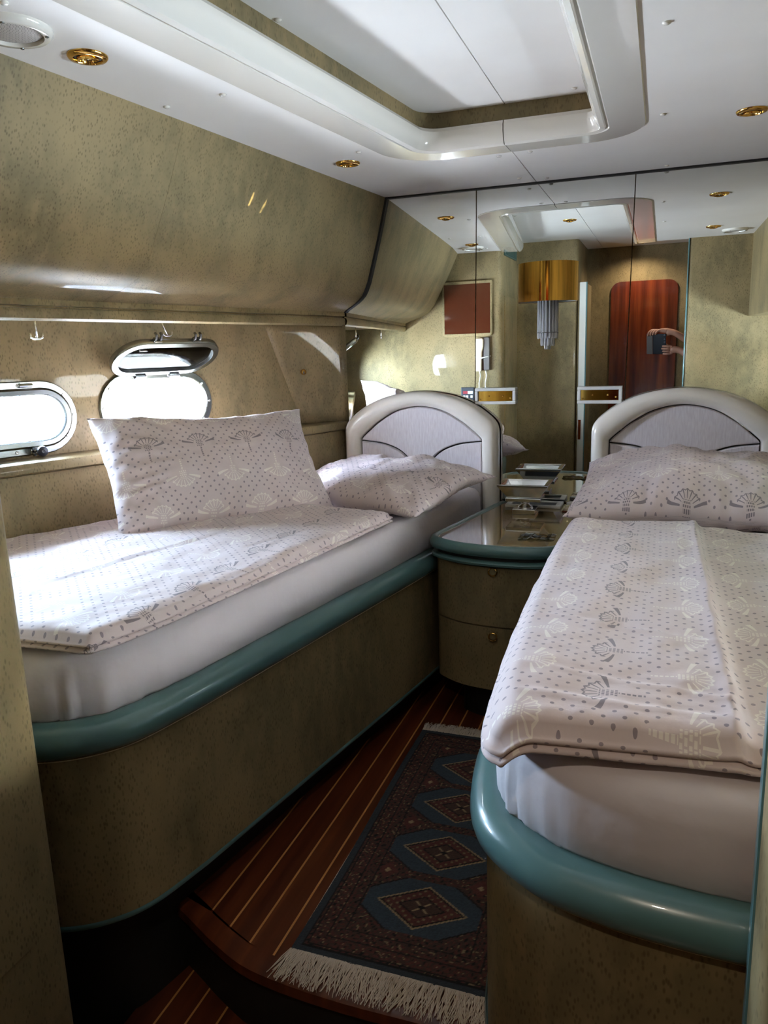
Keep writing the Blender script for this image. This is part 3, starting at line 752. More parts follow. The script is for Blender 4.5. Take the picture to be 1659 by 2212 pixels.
def wrR(x, y):
    w = 0.009 * nz(x * 5, y * 3.4, 11.3) + 0.005 * nz(x * 12, y * 8, 4.2) + 0.0025 * nz(x * 27, y * 20, 9)
    for a, b, k in (((-0.25, 1.25), (0.115, 1.20), .006), ((-0.22, 1.52), (0.11, 1.44), .007), ((-0.1, 1.90), (0.11, 1.83), .005), ((-0.2, 2.25), (0.1, 2.3), .005), ((-.2, 1.14), (.1, 1.13), .006)):
        k *= 0.5 + 0.5 * nz(x * 9, y * 4, 6); w += k * crease(x, y + .012 * nz(x * 8, 0, y), a, b, 0.008) - k * 0.6 * crease(x, y - 0.018, a, b, 0.012)
    return w
ga = smooth_path([Vector(p) for p in [(-0.205, 1.055), (-0.238, 1.10), (-0.262, 1.35), (-0.275, 1.71), (-0.28, 2.12), (-0.272, 2.47)]], 8)
gb = [Vector((0.55, 1.12)), Vector((0.52, 1.8)), Vector((0.50, 2.45))]
def ridgeR(x, y):
    xr = 0.118 + 0.010 * (2.6 - y) + 0.006 * nz(y * 7, 0, 3); t = (xr - x) / 0.0035
    return 0.016 / (1 + math.exp(-max(-30, min(30, t)))) - 0.008 + 0.006 * math.exp(-((xr - 0.010 - x) / 0.010) ** 2)
duvet('duvet', 'folded pale printed duvet with a long raised fold on the right-hand berth nearest the camera', lambda v: lineint(ga, v), lambda v: lineint(gb, v), 0.058, wrR, ridge=ridgeR, droop=0.03)

def pillow(name, label, M4, a, b, T, seed, n=70, sag=0.0, flap=None, uvoff=(0, 0)):
    "a x b half sizes; local z is the puffed side"
    vs = []; uv = []; fs = []; idx = {}
    for top in (1, -1):
        for j in range(n + 1):
            for i in range(n + 1):
                u = -1 + 2 * i / n; v = -1 + 2 * j / n
                if top < 0 and (i in (0, n) or j in (0, n)): idx[(top, i, j)] = idx[(1, i, j)]; continue
                pu = (1 - abs(u) ** 2.6); pv = (1 - abs(v) ** 2.6); th = T * (max(pu, 0) * max(pv, 0)) ** 0.55
                x = a * u * (1 - 0.07 * (1 - abs(v) ** 2) * abs(u) ** 2 * 0 - 0.055 * (1 - v * v) * abs(u)); y = b * v * (1 - 0.10 * (1 - u * u) * abs(v)) - sag * b * max(v, 0) * (1 - u * u)
                e = min(1 - abs(u), 1 - abs(v))
                wv = (0.018 * nz(x * 6, y * 6, seed) + 0.009 * nz(x * 15, y * 10, seed + 3) + .004 * nz(x * 34, y * 22, seed + 5)) * min(1, e * 5)
                wv += 0.008 * math.exp(-(e * 6) ** 2) * nz(x * 26, y * 26, seed + 8) * (1 if top > 0 else -1)
                ang = math.atan2(v, u); wv += 0.006 * math.sin(ang * 24 + seed + 3 * nz(u * 3, v * 3, seed)) * min(1, e * 6) * max(0, 1 - e * 1.7)
                z = top * th + wv - sag * (u * u) * 0 + 0.03 * nz(u * 1.3, v * 1.3, seed + 20) * (1 - e)
                if flap and top > 0: z += 0.004 / (1 + math.exp(-(v - flap) * 120)) * min(1, e * 8)
                idx[(top, i, j)] = len(vs); vs.append(M4 @ Vector((x, y, z))); uv.append((x + uvoff[0] + (0.7 if top < 0 else 0), y + uvoff[1]))
    for j in range(n):
        for i in range(n):
            q = [(i, j), (i + 1, j), (i + 1, j + 1), (i, j + 1)]
            fs.append(tuple(idx[(1,) + k] for k in q)); fs.append(tuple(idx[(-1,) + k] for k in q[::-1]))
    o = mesh(name, vs, fs, M['linen'], smooth=True, uv=uv); tag(o, label, 'pillow'); return o
def frame4(o, x, y):
    x = Vector(x).normalized(); y = Vector(y); y = (y - x * y.dot(x)).normalized(); z = x.cross(y)
    return Matrix(((x.x, y.x, z.x, o[0]), (x.y, y.y, z.y, o[1]), (x.z, y.z, z.z, o[2]), (0, 0, 0, 1)))
e_ = Vector((0.425, 0.635, -0.03)).normalized(); bk = Vector((-e_.y, e_.x, 0)).normalized()
upv = (bk * 0.25 + Vector((0, 0, 0.36))).normalized()
cP = Vector((-1.4025, 2.3175, 0.832)) + upv * 0.205
pillow('pillow', 'printed pillow standing upright, leaning on the left-hand ledge under the open porthole', frame4(cP, e_, upv), 0.415, 0.232, 0.105, 1.7, flap=0.15, sag=0.05)
pillow('pillow', 'printed pillow lying flat on the left-hand berth against its headboard', frame4((-1.065, 2.885, 0.870), Vector((1, -0.37, 0.0)), Vector((0.37, 1, 0.15))), 0.39, 0.275, 0.078, 4.1, uvoff=(.3, .1))
pillow('pillow', 'printed pillow lying flat on the right-hand berth against its headboard', frame4((0.112, 2.80, 0.900), Vector((1, -0.04, 0.0)), Vector((0.04, 1, 0.12))), 0.385, 0.335, 0.105, 8.3, uvoff=(.1, .35))

# ------------------------------------------------------------------ headboards
def headboard(cx_, label):
    t_ = empty('headboard', (cx_, 3.36, 0.63)); tag(t_, label, 'headboard', 'pair of arched headboards')
    W_ = 0.363
    arch = [(-W_, 0.66), (-W_, 1.035), (-W_ + .009, 1.067), (-W_ + .040, 1.102), (-W_ + .114, 1.154), (-W_ + .222, 1.195), (0, 1.213)]
    arin = [(-.291, 0.66), (-.291, 0.994), (-.284, 1.006), (-.246, 1.040), (-.192, 1.082), (-.110, 1.127), (0, 1.147)]
    def half(a): a = [Vector(p) for p in a]; a = a + [Vector((-p.x, p.y)) for p in a[::-1][1:]]; return [a[0]] + smooth_path(a[1:-1], 6) + [a[-1]]
    full = half(arch); inner = half(arin)
    # rounded frame: half-round section swept along the arch, kept in the y-z sense
    rr = []
    for k in range(len(full)):
        a, b = full[k], inner[k]; sec = []
        for q in range(9):
            t = math.pi * q / 8; c_ = 0.5 - 0.5 * math.cos(t); d = 0.038 * math.sin(t) ** 0.8 if 0 < q < 8 else 0.0
            p = a.lerp(b, c_); sec.append((cx_ + p.x, 3.352 - d, p.y))
        sec += [(cx_ + b.x, 3.385, b.y), (cx_ + a.x, 3.385, a.y)]; rr.append(sec)
    MB().rings(rr).build('frame', M['cream'], t_, auto=70)
    g_ = 0.0035
    inn = [Vector((p.x * (1 - g_ / .291), p.y - (g_ if p.y > .99 else 0))) for p in inner]
    Wi = -inn[0].x
    # lower quarter panels
    cv = smooth_path([Vector(p) for p in [(-Wi, 0.984), (-Wi + 0.084, 0.975), (-Wi + 0.14, 0.960), (-Wi + 0.19, 0.936), (-Wi + 0.23, 0.897), (-Wi + 0.253, 0.845), (-Wi + 0.262, 0.76)]], 5)
    qL = [(-Wi, 0.66)] + [(p.x, p.y) for p in cv][0:] + [(-Wi + 0.265, 0.66)]
    def cushion(name, poly, y):
        pv = [Vector(p) for p in poly]; area = sum(a.x * b.y - b.x * a.y for a, b in zip(pv, pv[1:] + pv[:1])); sd = 1 if area > 0 else -1
        rings = []
        for ins, d in ((0, 0.0), (0.0005, -0.010), (0.002, -0.016), (0.005, -0.020)):
            rings.append([(cx_ + p.x, y + d, p.y) for p in offset(pv, sd * ins, True)])
        mb = MB(); n = len(pv); mb.rings(rings, closed=True, cap=True); return mb.build(name, M['uphol'], t_, auto=50)
    cushion('side_cushion', qL, 3.37); cushion('side_cushion', [(-x, y) for x, y in qL[::-1]], 3.37)
    c2 = [Vector((p.x + (.004 if i > 4 else .001), p.y + .005)) for i, p in enumerate(cv)]
    ar = [p for p in inn if p.y > 0.98]
    fan = [(p.x, p.y) for p in c2[::-1]] + [(p.x, p.y) for p in ar] + [(-p.x, p.y) for p in c2]
    fan = [(-Wi + 0.27, 0.66)] + fan + [(Wi - 0.27, 0.66)]
    cushion('fan_cushion', fan, 3.370)
    MB().prism([(cx_ - W_ + .02, 3.372), (cx_ + W_ - .02, 3.372), (cx_ + W_ - .02, 3.386), (cx_ - W_ + .02, 3.386)], 0.66, 1.03).build('back_board', M['kick'], t_)
    return t_
headboard(-1.034, 'cream arched headboard with upholstered panels at the head of the left-hand berth')
headboard(0.092, 'cream arched headboard with upholstered panels at the head of the right-hand berth')

# ------------------------------------------------------------------ nightstand
ns = empty('nightstand', (-0.5, 2.95, 0)); tag(ns, 'bow-fronted veneer nightstand with green edges and two drawers between the berths', 'nightstand')
front = smooth_path([Vector(p) for p in [(-0.676, 3.385), (-0.735, 3.08), (-0.800, 2.745)]], 4)[:-1] + smooth_path([Vector(p) for p in [(-0.800, 2.745), (-0.800, 2.69), (-0.768, 2.638), (-0.657, 2.575), (-0.50, 2.552), (-0.37, 2.568), (-0.300, 2.620), (-0.285, 2.69)]], 6) + [Vector((-0.277, 2.9)), Vector((-0.262, 3.385))]
mb = MB(); sweep(mb, front, [(0.034, 0.708), (0.030, 0.714), (0.020, 0.717), (0.008, 0.712), (0.0, 0.698), (0.001, 0.684), (0.010, 0.674), (0.034, 0.672)], side=1); mb.build('top_edge', M['teal'], ns, auto=50)
inn = offset(front, 0.032); MB().prism([(p.x, p.y) for p in inn], 0.68, 0.709).build('top_slab', M['stone'], ns)
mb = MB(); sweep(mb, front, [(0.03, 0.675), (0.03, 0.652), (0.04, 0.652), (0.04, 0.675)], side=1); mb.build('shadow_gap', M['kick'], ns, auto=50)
mb = MB(); sweep(mb, front, [(0.05, 0.658), (0.012, 0.657), (0.006, 0.650), (0.008, 0.642), (0.02, 0.637), (0.05, 0.637)], side=1); mb.build('shelf_edge', M['teal'], ns, auto=50)
bodyp = offset(front, 0.045); MB().prism([(p.x, p.y) for p in bodyp], 0.16, 0.645).build('body', M['burl'], ns)
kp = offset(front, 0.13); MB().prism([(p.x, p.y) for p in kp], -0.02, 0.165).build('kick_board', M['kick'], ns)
fr_o = [p for p in front]; i0 = next(i for i, p in enumerate(fr_o) if p.y < 2.70); i1 = max(i for i, p in enumerate(fr_o) if p.y < 2.66)
seg = fr_o[i0:i1 + 1]
for z0, z1, zk in ((0.412, 0.632, 0.615), (0.165, 0.406, 0.372)):
    mb = MB(); sweep(mb, seg, [(0.028, z0), (0.028, z1), (0.05, z1), (0.05, z0)], side=1); d_ = mb.build('drawer', M['burl'], ns, auto=50)
    RX = Matrix.Translation((-0.536, 2.574, zk + 0.004)) @ Matrix.Rotation(math.pi / 2, 4, 'X')
    MB().lathe([(0.0165, -0.004), (0.0165, 0.003), (0.014, 0.005), (0.0125, 0.003), (0.0125, 0.0)], 24, RX).build('pull_ring', M['brass'], d_, auto=40)
    MB().lathe([(0.012, -0.003), (0.012, 0.0012), (0.006, 0.002)], 20, RX).build('push_button', M['burl'], d_, auto=40)

# things on the nightstand
def frust(mb, cx_, cy_, a0, b0, z0, a1, b1, z1):
    mb.rings([[(cx_ - a0, cy_ - b0, z0), (cx_ + a0, cy_ - b0, z0), (cx_ + a0, cy_ + b0, z0), (cx_ - a0, cy_ + b0, z0)], [(cx_ - a1, cy_ - b1, z1), (cx_ + a1, cy_ - b1, z1), (cx_ + a1, cy_ + b1, z1), (cx_ - a1, cy_ + b1, z1)]])
at_ = empty('pedestal_dish', (-0.525, 3.19, 0.717)); tag(at_, 'square chrome pedestal dish standing on the nightstand before the mirror', 'dish')
ax, ay = -0.522, 3.185
mb = MB(); mb.box((ax - .048, ay - .045, 0.7095), (ax + .048, ay + .045, 0.729)); mb.build('foot', M['chrome'], at_, bev=.002)
MB().lathe([(.034, .729), (.030, .735), (.020, .742), (.017, .752), (.022, .760), (.030, .766)], 24, Matrix.Translation((ax, ay, 0))).build('stem', M['chrome'], at_, smooth=True)
mb = MB(); mb.box((ax - .074, ay - .062, 0.764), (ax + .074, ay + .062, 0.780)); mb.build('collar', M['chrome'], at_, bev=.003)
mb = MB(); rr = []
for a_1, b_1, z_ in ((.066, .056, .780), (.100, .080, .826), (.105, .085, .832), (.105, .085, .838), (.088, .070, .838), (.082, .064, .830), (.060, .048, .796)):
    rr.append([(ax - a_1, ay - b_1, z_), (ax + a_1, ay - b_1, z_), (ax + a_1, ay + b_1, z_), (ax - a_1, ay + b_1, z_)])
mb.rings(rr); mb.build('bowl', M['chrome'], at_, bev=.0015)
pl = empty('socket_plate', (-0.505, 3.33, 0.71)); tag(pl, 'white-framed dark socket plate set in the nightstand top behind the chrome dish', 'socket plate')
mb = MB(); mb.box((-0.625, 3.272, .709), (-0.385, 3.29, .722)); mb.box((-0.625, 3.366, .709), (-0.385, 3.384, .722)); mb.box((-0.625, 3.29, .709), (-0.60, 3.366, .722)); mb.box((-0.41, 3.29, .709), (-0.385, 3.366, .722)); mb.build('frame', M['wplastic'], pl, bev=.003)
boxo('insert', (-0.60, 3.29, .709), (-0.41, 3.366, .716), M['dplastic'], pl)
bp = empty('button_panel', (-0.345, 3.30, 0.71)); tag(bp, 'small panel with three oval push buttons beside the right-hand pillow', 'switch panel')
boxo('plate', (-0.372, 3.215, .709), (-0.318, 3.385, .715), M['mahog'], bp, bev=.001)
for yb_, mm in ((3.235, 'plastic'), (3.285, 'plastic'), (3.342, 'wplastic')):
    rr = []
    for sc, z_ in ((1, .714), (1, .721), (.85, .724), (.4, .725)):
        rr.append([(-0.345 + .023 * sc * math.cos(t * math.pi / 9), yb_ + .019 * sc * math.sin(t * math.pi / 9), z_ + (.004 if mm == 'wplastic' and z_ > .715 else 0)) for t in range(18)])
    b_ = MB().rings(rr).build('button', M[mm], bp, auto=50)
    if mm == 'plastic': MB().lathe([(.0028, .7245), (.0028, .7262), (.001, .7266)], 10, Matrix.Translation((-0.345, yb_, 0))).build('marker', M['dplastic'], b_)
# plastic wrapper scrap on the top
vs = []; fs = []
for j in range(7):
    for i in range(9):
        x = -0.47 + i * .016; y = 2.70 + j * .014 + .12 * i * .016; vs.append((x, y, .711 + .010 * max(0, nz(x * 30, y * 30, 2)) + .003 * (i % 2)))
for j in range(6):
    for i in range(8): fs.append((j * 9 + i, j * 9 + i + 1, (j + 1) * 9 + i + 1, (j + 1) * 9 + i))
wrp = mesh('wrapper', vs, fs, M['pane']); tag(wrp, 'crumpled clear plastic wrapper lying near the front of the nightstand', 'wrapper')
so = wrp.modifiers.new('thick', 'SOLIDIFY'); so.thickness = 0.0006

# ------------------------------------------------------------------ lamps and brackets on the mirror
wlp = empty('wall_sconce', (-0.466, 3.4, 1.57)); tag(wlp, 'half-round gold wall lamp with hanging crystal rods on the mirror', 'lamp')
def halfcyl(r, z0, z1, th, n=28):
    rr = []
    for k in range(n + 1):
        a = math.pi + math.pi * k / n
        rr.append([(-0.466 + r * math.cos(a), 3.398 + r * math.sin(a), z0), (-0.466 + r * math.cos(a), 3.398 + r * math.sin(a), z1), (-0.466 + (r - th) * math.cos(a), 3.398 + (r - th) * math.sin(a), z1), (-0.466 + (r - th) * math.cos(a), 3.398 + (r - th) * math.sin(a), z0)])
    return MB().rings(rr)
halfcyl(0.125, 1.578, 1.735, .002).build('shade', M['gold'], wlp, auto=40)
halfcyl(0.122, 1.580, 1.733, .001).build('shade_lining', M['offw'], wlp, auto=40)
for ring_, r_, zl in ((0, .040, 1.43), (1, .026, 1.40), (2, .010, 1.385)):
    nn = (9, 6, 3)[ring_]
    for k in range(nn):
        a = math.pi + math.pi * (k + .5) / nn
        x = -0.466 + r_ * math.cos(a); y = 3.396 + r_ * math.sin(a)
        MB().lathe([(.0035, 1.64), (.0042, zl + .01), (.0035, zl), (.001, zl - .004)], 8, Matrix.Translation((x, y, 0))).build('crystal_rod', M['crystal'], wlp, smooth=True)
rr = []
for k in range(21):
    a = math.pi + math.pi * k / 20; rr.append((-0.466 + .045 * math.cos(a), 3.397 + .045 * math.sin(a), 1.452))
MB().tube(rr, .0018, 6).build('rod_hoop', M['steel'], wlp, smooth=True)
MB().tube([(-0.52, 3.397, 1.66), (-0.466, 3.34, 1.66), (-0.412, 3.397, 1.66)], .005, 8).build('bracket', M['brass'], wlp)
def bracket(x0, x1, label):
    t_ = empty('lamp_bracket', ((x0 + x1) / 2, 3.39, 1.15)); tag(t_, label, 'bracket', 'acrylic and brass brackets on the mirror')
    z0, z1 = 1.150, 1.222; w_ = .014; y0, y1 = 3.372, 3.3945
    for nm, a, b in (('acrylic_bar', (x0, z0), (x1, z0 + w_)), ('acrylic_bar', (x0, z1 - w_), (x1, z1)), ('acrylic_bar', (x0, z0 + w_), (x0 + w_, z1 - w_)), ('acrylic_bar', (x1 - w_, z0 + w_), (x1, z1 - w_))):
        boxo(nm, (a[0], y0, a[1]), (b[0], y1, b[1]), M['acryl'], t_, bev=.003)
    boxo('plate', (x0 + w_, 3.386, z0 + w_), (x1 - w_, 3.3945, z1 - w_), M['gold'], t_)
    for fx_, fz in ((.12, .3), (.34, .5), (.68, .5), (.86, .38)):
        MB().lathe([(.004, 0), (.004, .0025), (.0025, .004), (.0008, .0045)], 12, Matrix.Translation((x0 + (x1 - x0) * fx_, 3.386, z0 + (z1 - z0) * fz)) @ Matrix.Rotation(math.pi / 2, 4, 'X')).build('screw', M['brass'], t_, smooth=True)
bracket(-0.780, -0.598, 'clear acrylic and brass bracket on the mirror nearer the left-hand headboard')
bracket(-0.335, -0.152, 'clear acrylic and brass bracket on the mirror nearer the right-hand headboard')

# ------------------------------------------------------------------ ceiling lights and speakers
def downlight(x, y, z, label, power=0):
    t_ = empty('downlight', (x, y, z), local=True); tag(t_, label, 'downlight', 'brass ceiling downlights')
    MB().lathe([(.044, .002), (.044, -.003), (.040, -.007), (.032, -.008), (.030, -.004), (.030, .0015)], 28).build('bezel', M['brass'], t_, local=True, auto=50)
    MB().lathe([(.0295, -.001), (.0295, -.004), (.0, -.0015)], 24, cap=False).build('recess', M['dplastic'], t_, local=True)
    MB().lathe([(.024, -.003), (.024, -.009), (.020, -.010), (.019, -.006)], 24, Matrix.Rotation(math.radians(10), 4, 'X')).build('gimbal', M['brass'], t_, local=True, auto=50)
    MB().lathe([(.019, -.006), (.014, -.0045), (.006, -.004), (.0005, -.009)], 20, Matrix.Rotation(math.radians(10), 4, 'X')).build('lamp_glass', M['chrome'], t_, local=True, smooth=True)
    if power:
        ld = bpy.data.lights.new('downlight_lamp', 'SPOT'); ld.energy = power; ld.color = (1.0, 0.84, 0.66); ld.spot_size = math.radians(150); ld.spot_blend = 0.8; ld.shadow_soft_size = 0.03
        lo = bpy.data.objects.new('downlight_lamp', ld); COL.objects.link(lo); lo.parent = t_; lo.location = (0, 0, -0.02)
    return t_
for a in ((-1.227, 1.545, ZC, 'brass downlight in the left-hand ceiling beside the round speaker'), (-1.087, 2.726, ZC, 'brass downlight in the left-hand ceiling nearer the mirror'),
          (0.221, 2.690, ZC, 'brass downlight in the right-hand ceiling at the right edge of the photo'), (0.262, 1.50, ZC, 'brass downlight in the right-hand ceiling seen in the mirror beside the speaker'),
          (-0.60, 1.45, ZU, 'brass downlight in the raised ceiling, mirrored above the gold lamp'), (-0.20, -0.12, ZU, 'brass downlight in the lobby ceiling seen in the mirror above the wooden door', 6.5)):
    downlight(*a)
def speaker(x, y, label):
    t_ = empty('ceiling_speaker', (x, y, ZC), local=True); tag(t_, label, 'speaker', 'round ceiling speakers')
    MB().lathe([(.078, .002), (.078, -.006), (.070, -.014), (.060, -.014), (.058, -.008), (.058, .001)], 36).build('ring', M['gloss'], t_, local=True, auto=50)
    MB().lathe([(.0585, -.007), (.05, -.010), (.03, -.012), (.001, -.013)], 30).build('grille', M['speaker'], t_, local=True, smooth=True)
    for k in range(4):
        MB().lathe([(.004, -.012), (.004, -.0155), (.001, -.017)], 10, Matrix.Translation((.066 * math.cos(k * 1.571 + .5), .066 * math.sin(k * 1.571 + .5), 0))).build('screw', M['steel'], t_, local=True, smooth=True)
m = M['speaker'] = base_mat('perforated_grille', rough=0.5)
v_ = objco(m, (260, 260, 0)); vo = nd(m, 'ShaderNodeTexVoronoi'); vo.inputs['Scale'].default_value = 1.0; vo.inputs['Randomness'].default_value = 0.0; lk(m, v_, vo.inputs['Vector'])
lk(m, ramp(m, vo.outputs['Distance'], [(0.28, srgb(60, 56, 54)), (0.36, srgb(214, 206, 198))]), m.node_tree.nodes['Principled BSDF'].inputs['Base Color'])
speaker(-1.262, 1.365, 'round white speaker in the left-hand ceiling at the top left corner')
speaker(0.40, 1.27, 'round white speaker in the right-hand ceiling seen in the mirror')

# ------------------------------------------------------------------ hooks and catches on the hull side
def hook(x, y, z0, z1, label, lean=(0, 0)):
    t_ = empty('hook', (x, y, z0)); tag(t_, label, 'hook', 'hooks under the locker rail')
    MB().tube([(x, y, z0), (x + lean[0], y + lean[1], z1)], .0032, 8).build('rod', M['chrome'], t_, smooth=True)
    MB().lathe([(.009, z0), (.009, z0 - .004), (.004, z0 - .008)], 12, Matrix.Translation((x, y, 0))).build('rose', M['chrome'], t_, smooth=True)
    ex, ey = x + lean[0], y + lean[1]
    c_ = [(ex + .37 * q * 0.016 , ey + .93 * q * .016, z1 + (.016 if abs(q) == 1.2 else .004 if abs(q) == 1.1 else 0)) for q in (-1.2, -1.1, -.6, 0, .6, 1.1, 1.2)]
    MB().tube(c_, .0035, 8).build('crook', M['chrome'], t_, smooth=True)
hook(rail(1.83) - .06, 1.87, 1.548, 1.468, 'chrome hook hanging under the locker rail above the closed porthole')
lf_tip = Vector((hull(2.50), 2.50, 1.22)) 
hook(-1.735, 2.43, 1.548, 1.478, 'brass stay hook holding up the open porthole leaf', (0.012, 0.03))
ck = empty('turn_catch', (-1.545, 3.235, 1.30)); tag(ck, 'small round brass catch on the angled panel beside the mirror', 'catch')
nvec = Vector((0.62, -0.78, 0)); MC = Matrix.Translation((-1.548, 3.232, 1.315)) @ nvec.to_track_quat('Z', 'Y').to_matrix().to_4x4()
MB().lathe([(.013, -.02), (.013, .006), (.010, .009), (.008, .004)], 20, MC).build('ring', M['brass'], ck, auto=50)
MB().box((-.003, -.012, .002), (.003, .003, .007), MC).build('lever', M['kick'], ck)

# ------------------------------------------------------------------ things on the port foot partition (seen in the mirror)
PY = 1.07
tv = empty('wall_screen', (-1.37, PY, 1.5)); tag(tv, 'square glass screen with rounded frame and painted brown reflection on the left-hand partition, seen in the mirror', 'screen')
fo = rpoly([(-1.562, 1.462, .03), (-1.185, 1.462, .03), (-1.185, 1.862, .01), (-1.562, 1.862, .01)], 0, 5)
vprism('frame', fo, PY - .001, PY + .026, M['burl'], tv, bev=.006, seg=2)
vprism('glass', [(-1.545, 1.485), (-1.20, 1.485), (-1.20, 1.84), (-1.545, 1.84)], PY + .02, PY + .0285, M['screen'], tv)
ph = empty('intercom_phone', (-1.255, PY, 1.2)); tag(ph, 'cream wall handset tied with a white strap on the left-hand partition, seen in the mirror', 'telephone')
vprism('cradle', rpoly([(-1.250, 1.215, .012), (-1.205, 1.215, .012), (-1.205, 1.455, .012), (-1.250, 1.455, .012)], 0, 4), PY - .001, PY + .035, M['pgrey'], ph, bev=.004)
vprism('back_plate', rpoly([(-1.305, 1.215, .01), (-1.245, 1.215, .01), (-1.245, 1.45, .01), (-1.305, 1.45, .01)], 0, 4), PY - .001, PY + .020, M['mahog'], ph)
hs = [(-1.303, 1.208), (-1.262, 1.208), (-1.260, 1.35), (-1.248, 1.385), (-1.247, 1.435), (-1.257, 1.448), (-1.303, 1.448)]
vprism('handset', hs, PY + .018, PY + .055, M['plastic'], ph, bev=.006)
MB().tube([(-1.312, PY + .03, 1.315), (-1.28, PY + .058, 1.30), (-1.23, PY + .045, 1.312), (-1.200, PY + .02, 1.318)], .005, 8).build('strap', M['wplastic'], ph, smooth=True)
for xx in (-1.285, -1.238):
    MB().tube([(xx, PY + .015, 1.212), (xx + .008, PY + .02, 1.175), (xx - .002, PY + .02, 1.12), (xx, PY + .015, 1.04), (xx - .003, PY + .015, 0.98)], .004, 8).build('cord', M['wplastic'], ph, smooth=True)
th_ = empty('thermostat', (-1.375, PY, 1.0)); tag(th_, 'dark control panel with red display, mirrored above the left-hand headboard', 'control panel')
boxo('housing', (-1.428, PY - .001, 0.975), (-1.326, PY + .018, 1.09), M['dplastic'], th_, bev=.004)
boxo('display', (-1.412, PY + .016, 1.042), (-1.376, PY + .0195, 1.062), M['red'], th_)
boxo('label_strip', (-1.375, PY + .016, 1.042), (-1.336, PY + .0193, 1.062), M['wplastic'], th_)
for xx in (-1.410, -1.388, -1.354): boxo('key', (xx, PY + .016, 1.012), (xx + .016, PY + .0205, 1.030), M['wplastic'], th_, bev=.001)
vt = empty('air_vent', (-1.11, 0.75, 2.05)); tag(vt, 'green louvred air vent mirrored high up, left of the gold lamp', 'vent')
boxo('frame', (-1.121, 0.52, 2.035), (-1.108, 0.98, 2.15), M['ventm'], vt, bev=.003)
for k in range(11): boxo('slat', (-1.109, 0.545 + k * .038, 2.045), (-1.103, 0.567 + k * .038, 2.14), M['ventm'], vt)

# ------------------------------------------------------------------ rug
rg = empty('rug', (-0.53, 1.95, 0)); tag(rg, 'narrow dark red and blue knotted runner with pale fringes between the berths', 'rug')
RX0, RX1, RY0, RY1 = -0.785, -0.272, 1.392, 2.515
nx_, ny_ = 150, 330
gx, gy = np.meshgrid(np.linspace(0, 1, nx_), np.linspace(0, 1, ny_))
Xr = (gx - .5) * (RX1 - RX0); Yr = gy * (RY1 - RY0); wr_h = (RX1 - RX0) / 2
lin = lambda *c_: np.array(srgb(*c_)[:3])
navy, wine, brown, tan, blue, blk = lin(48, 54, 60), lin(84, 44, 38), lin(66, 46, 38), lin(150, 126, 94), lin(50, 60, 70), lin(20, 16, 16)
Cc = np.zeros(gx.shape + (3,)); Cc[:] = brown
rng = np.random.default_rng(4); spk = rng.random(gx.shape)
def put(mask, c_): Cc[mask] = c_
e = np.minimum(wr_h - np.abs(Xr), np.minimum(Yr, (RY1 - RY0) - Yr))
w1 = 2.2 * np.sin(Yr * 41 + 3 * np.sin(Xr * 37)); w2 = 2.2 * np.sin(Xr * 53 + 2 * np.sin(Yr * 29))
put((np.sin(Xr * 330 + w1) * np.sin(Yr * 330 + w2) > .3), wine); put((np.sin(Xr * 260 + w2) * np.sin(Yr * 240 + w1) < -.6), blk); put((np.sin(Xr * 165 + w1 * 2) * np.sin(Yr * 210 + w2 * 2) > .86), tan * .7)
put(e < .018, navy); put((e > .020) & (e < .024), blk); put((e > .028) & (e < .031), blk)
put((e > .062) & (e < .066), blk); put((e > .070) & (e < .073), wine); put((e > .098) & (e < .102), blk)
bz = (e > .031) & (e < .062); put(bz & (np.abs(np.mod((Xr + Yr) / .026, 1) - .5) + np.abs(np.mod((Yr - Xr) / .026, 1) - .5) < .33), wine); put(bz & (np.abs(np.mod((Xr + Yr) / .026, 1) - .5) + np.abs(np.mod((Yr - Xr) / .026, 1) - .5) < .10), tan)
fld = e > .104
for k in range(4):
    cyk = .225 + k * .225; dx, dy = np.abs(Xr), np.abs(Yr - cyk)
    hexm = (dx < .150) & (dy < .098) & (dx / .205 + dy / .150 < 1.0); put(fld & hexm, blue)
    hedge = (dx / .205 + dy / .150 > .96) & hexm; put(fld & hedge, blk)
    dm = dx / .122 + dy / .080
    put(fld & (dm < 1.0), tan); put(fld & (dm < .93), blk); put(fld & (dm < .86), wine)
    put(fld & (dm < .86) & (np.sin(Xr * 260) * np.sin(Yr * 260) > .55), tan * .6); put(fld & (dm < .52) & (dm > .46), blk); put(fld & (dm < .46), brown * 1.1)
    put(fld & (dm < .40) & ((np.abs(Xr - (Yr - cyk)) < .004) | (np.abs(Xr + (Yr - cyk)) < .004)), tan); put(fld & (dm < .10), blk)
    sy_ = np.abs(Yr - cyk - .1125); tri = (np.abs(dx - .13) / .03 + sy_ / .035 < 1); put(fld & tri, wine); put(fld & tri & (np.abs(dx - .13) / .03 + sy_ / .035 < .3), tan)
Cc *= (0.8 + 0.4 * spk)[..., None]
zr = 0.006 + 0.0012 * (rng.random(gx.shape) - .5)
sway = 0.006 * np.sin(gy * 5 + .5)
vs = np.stack([Xr + (RX0 + RX1) / 2 + sway, Yr + RY0, zr], -1).reshape(-1, 3)
fs = [(j * nx_ + i, j * nx_ + i + 1, (j + 1) * nx_ + i + 1, (j + 1) * nx_ + i) for j in range(ny_ - 1) for i in range(nx_ - 1)]
ro = mesh('pile', vs.tolist(), fs, M['rug'], rg, smooth=True)
ca = ro.data.color_attributes.new('rugcol', 'FLOAT_COLOR', 'POINT'); ca.data.foreach_set('color', np.concatenate([Cc.reshape(-1, 3), np.ones((nx_ * ny_, 1))], 1).astype(np.float32).ravel())
boxo('backing', (RX0 + .004, RY0 + .002, .0006), (RX1 - .004, RY1 - .002, .0052), M['fringe'], rg)
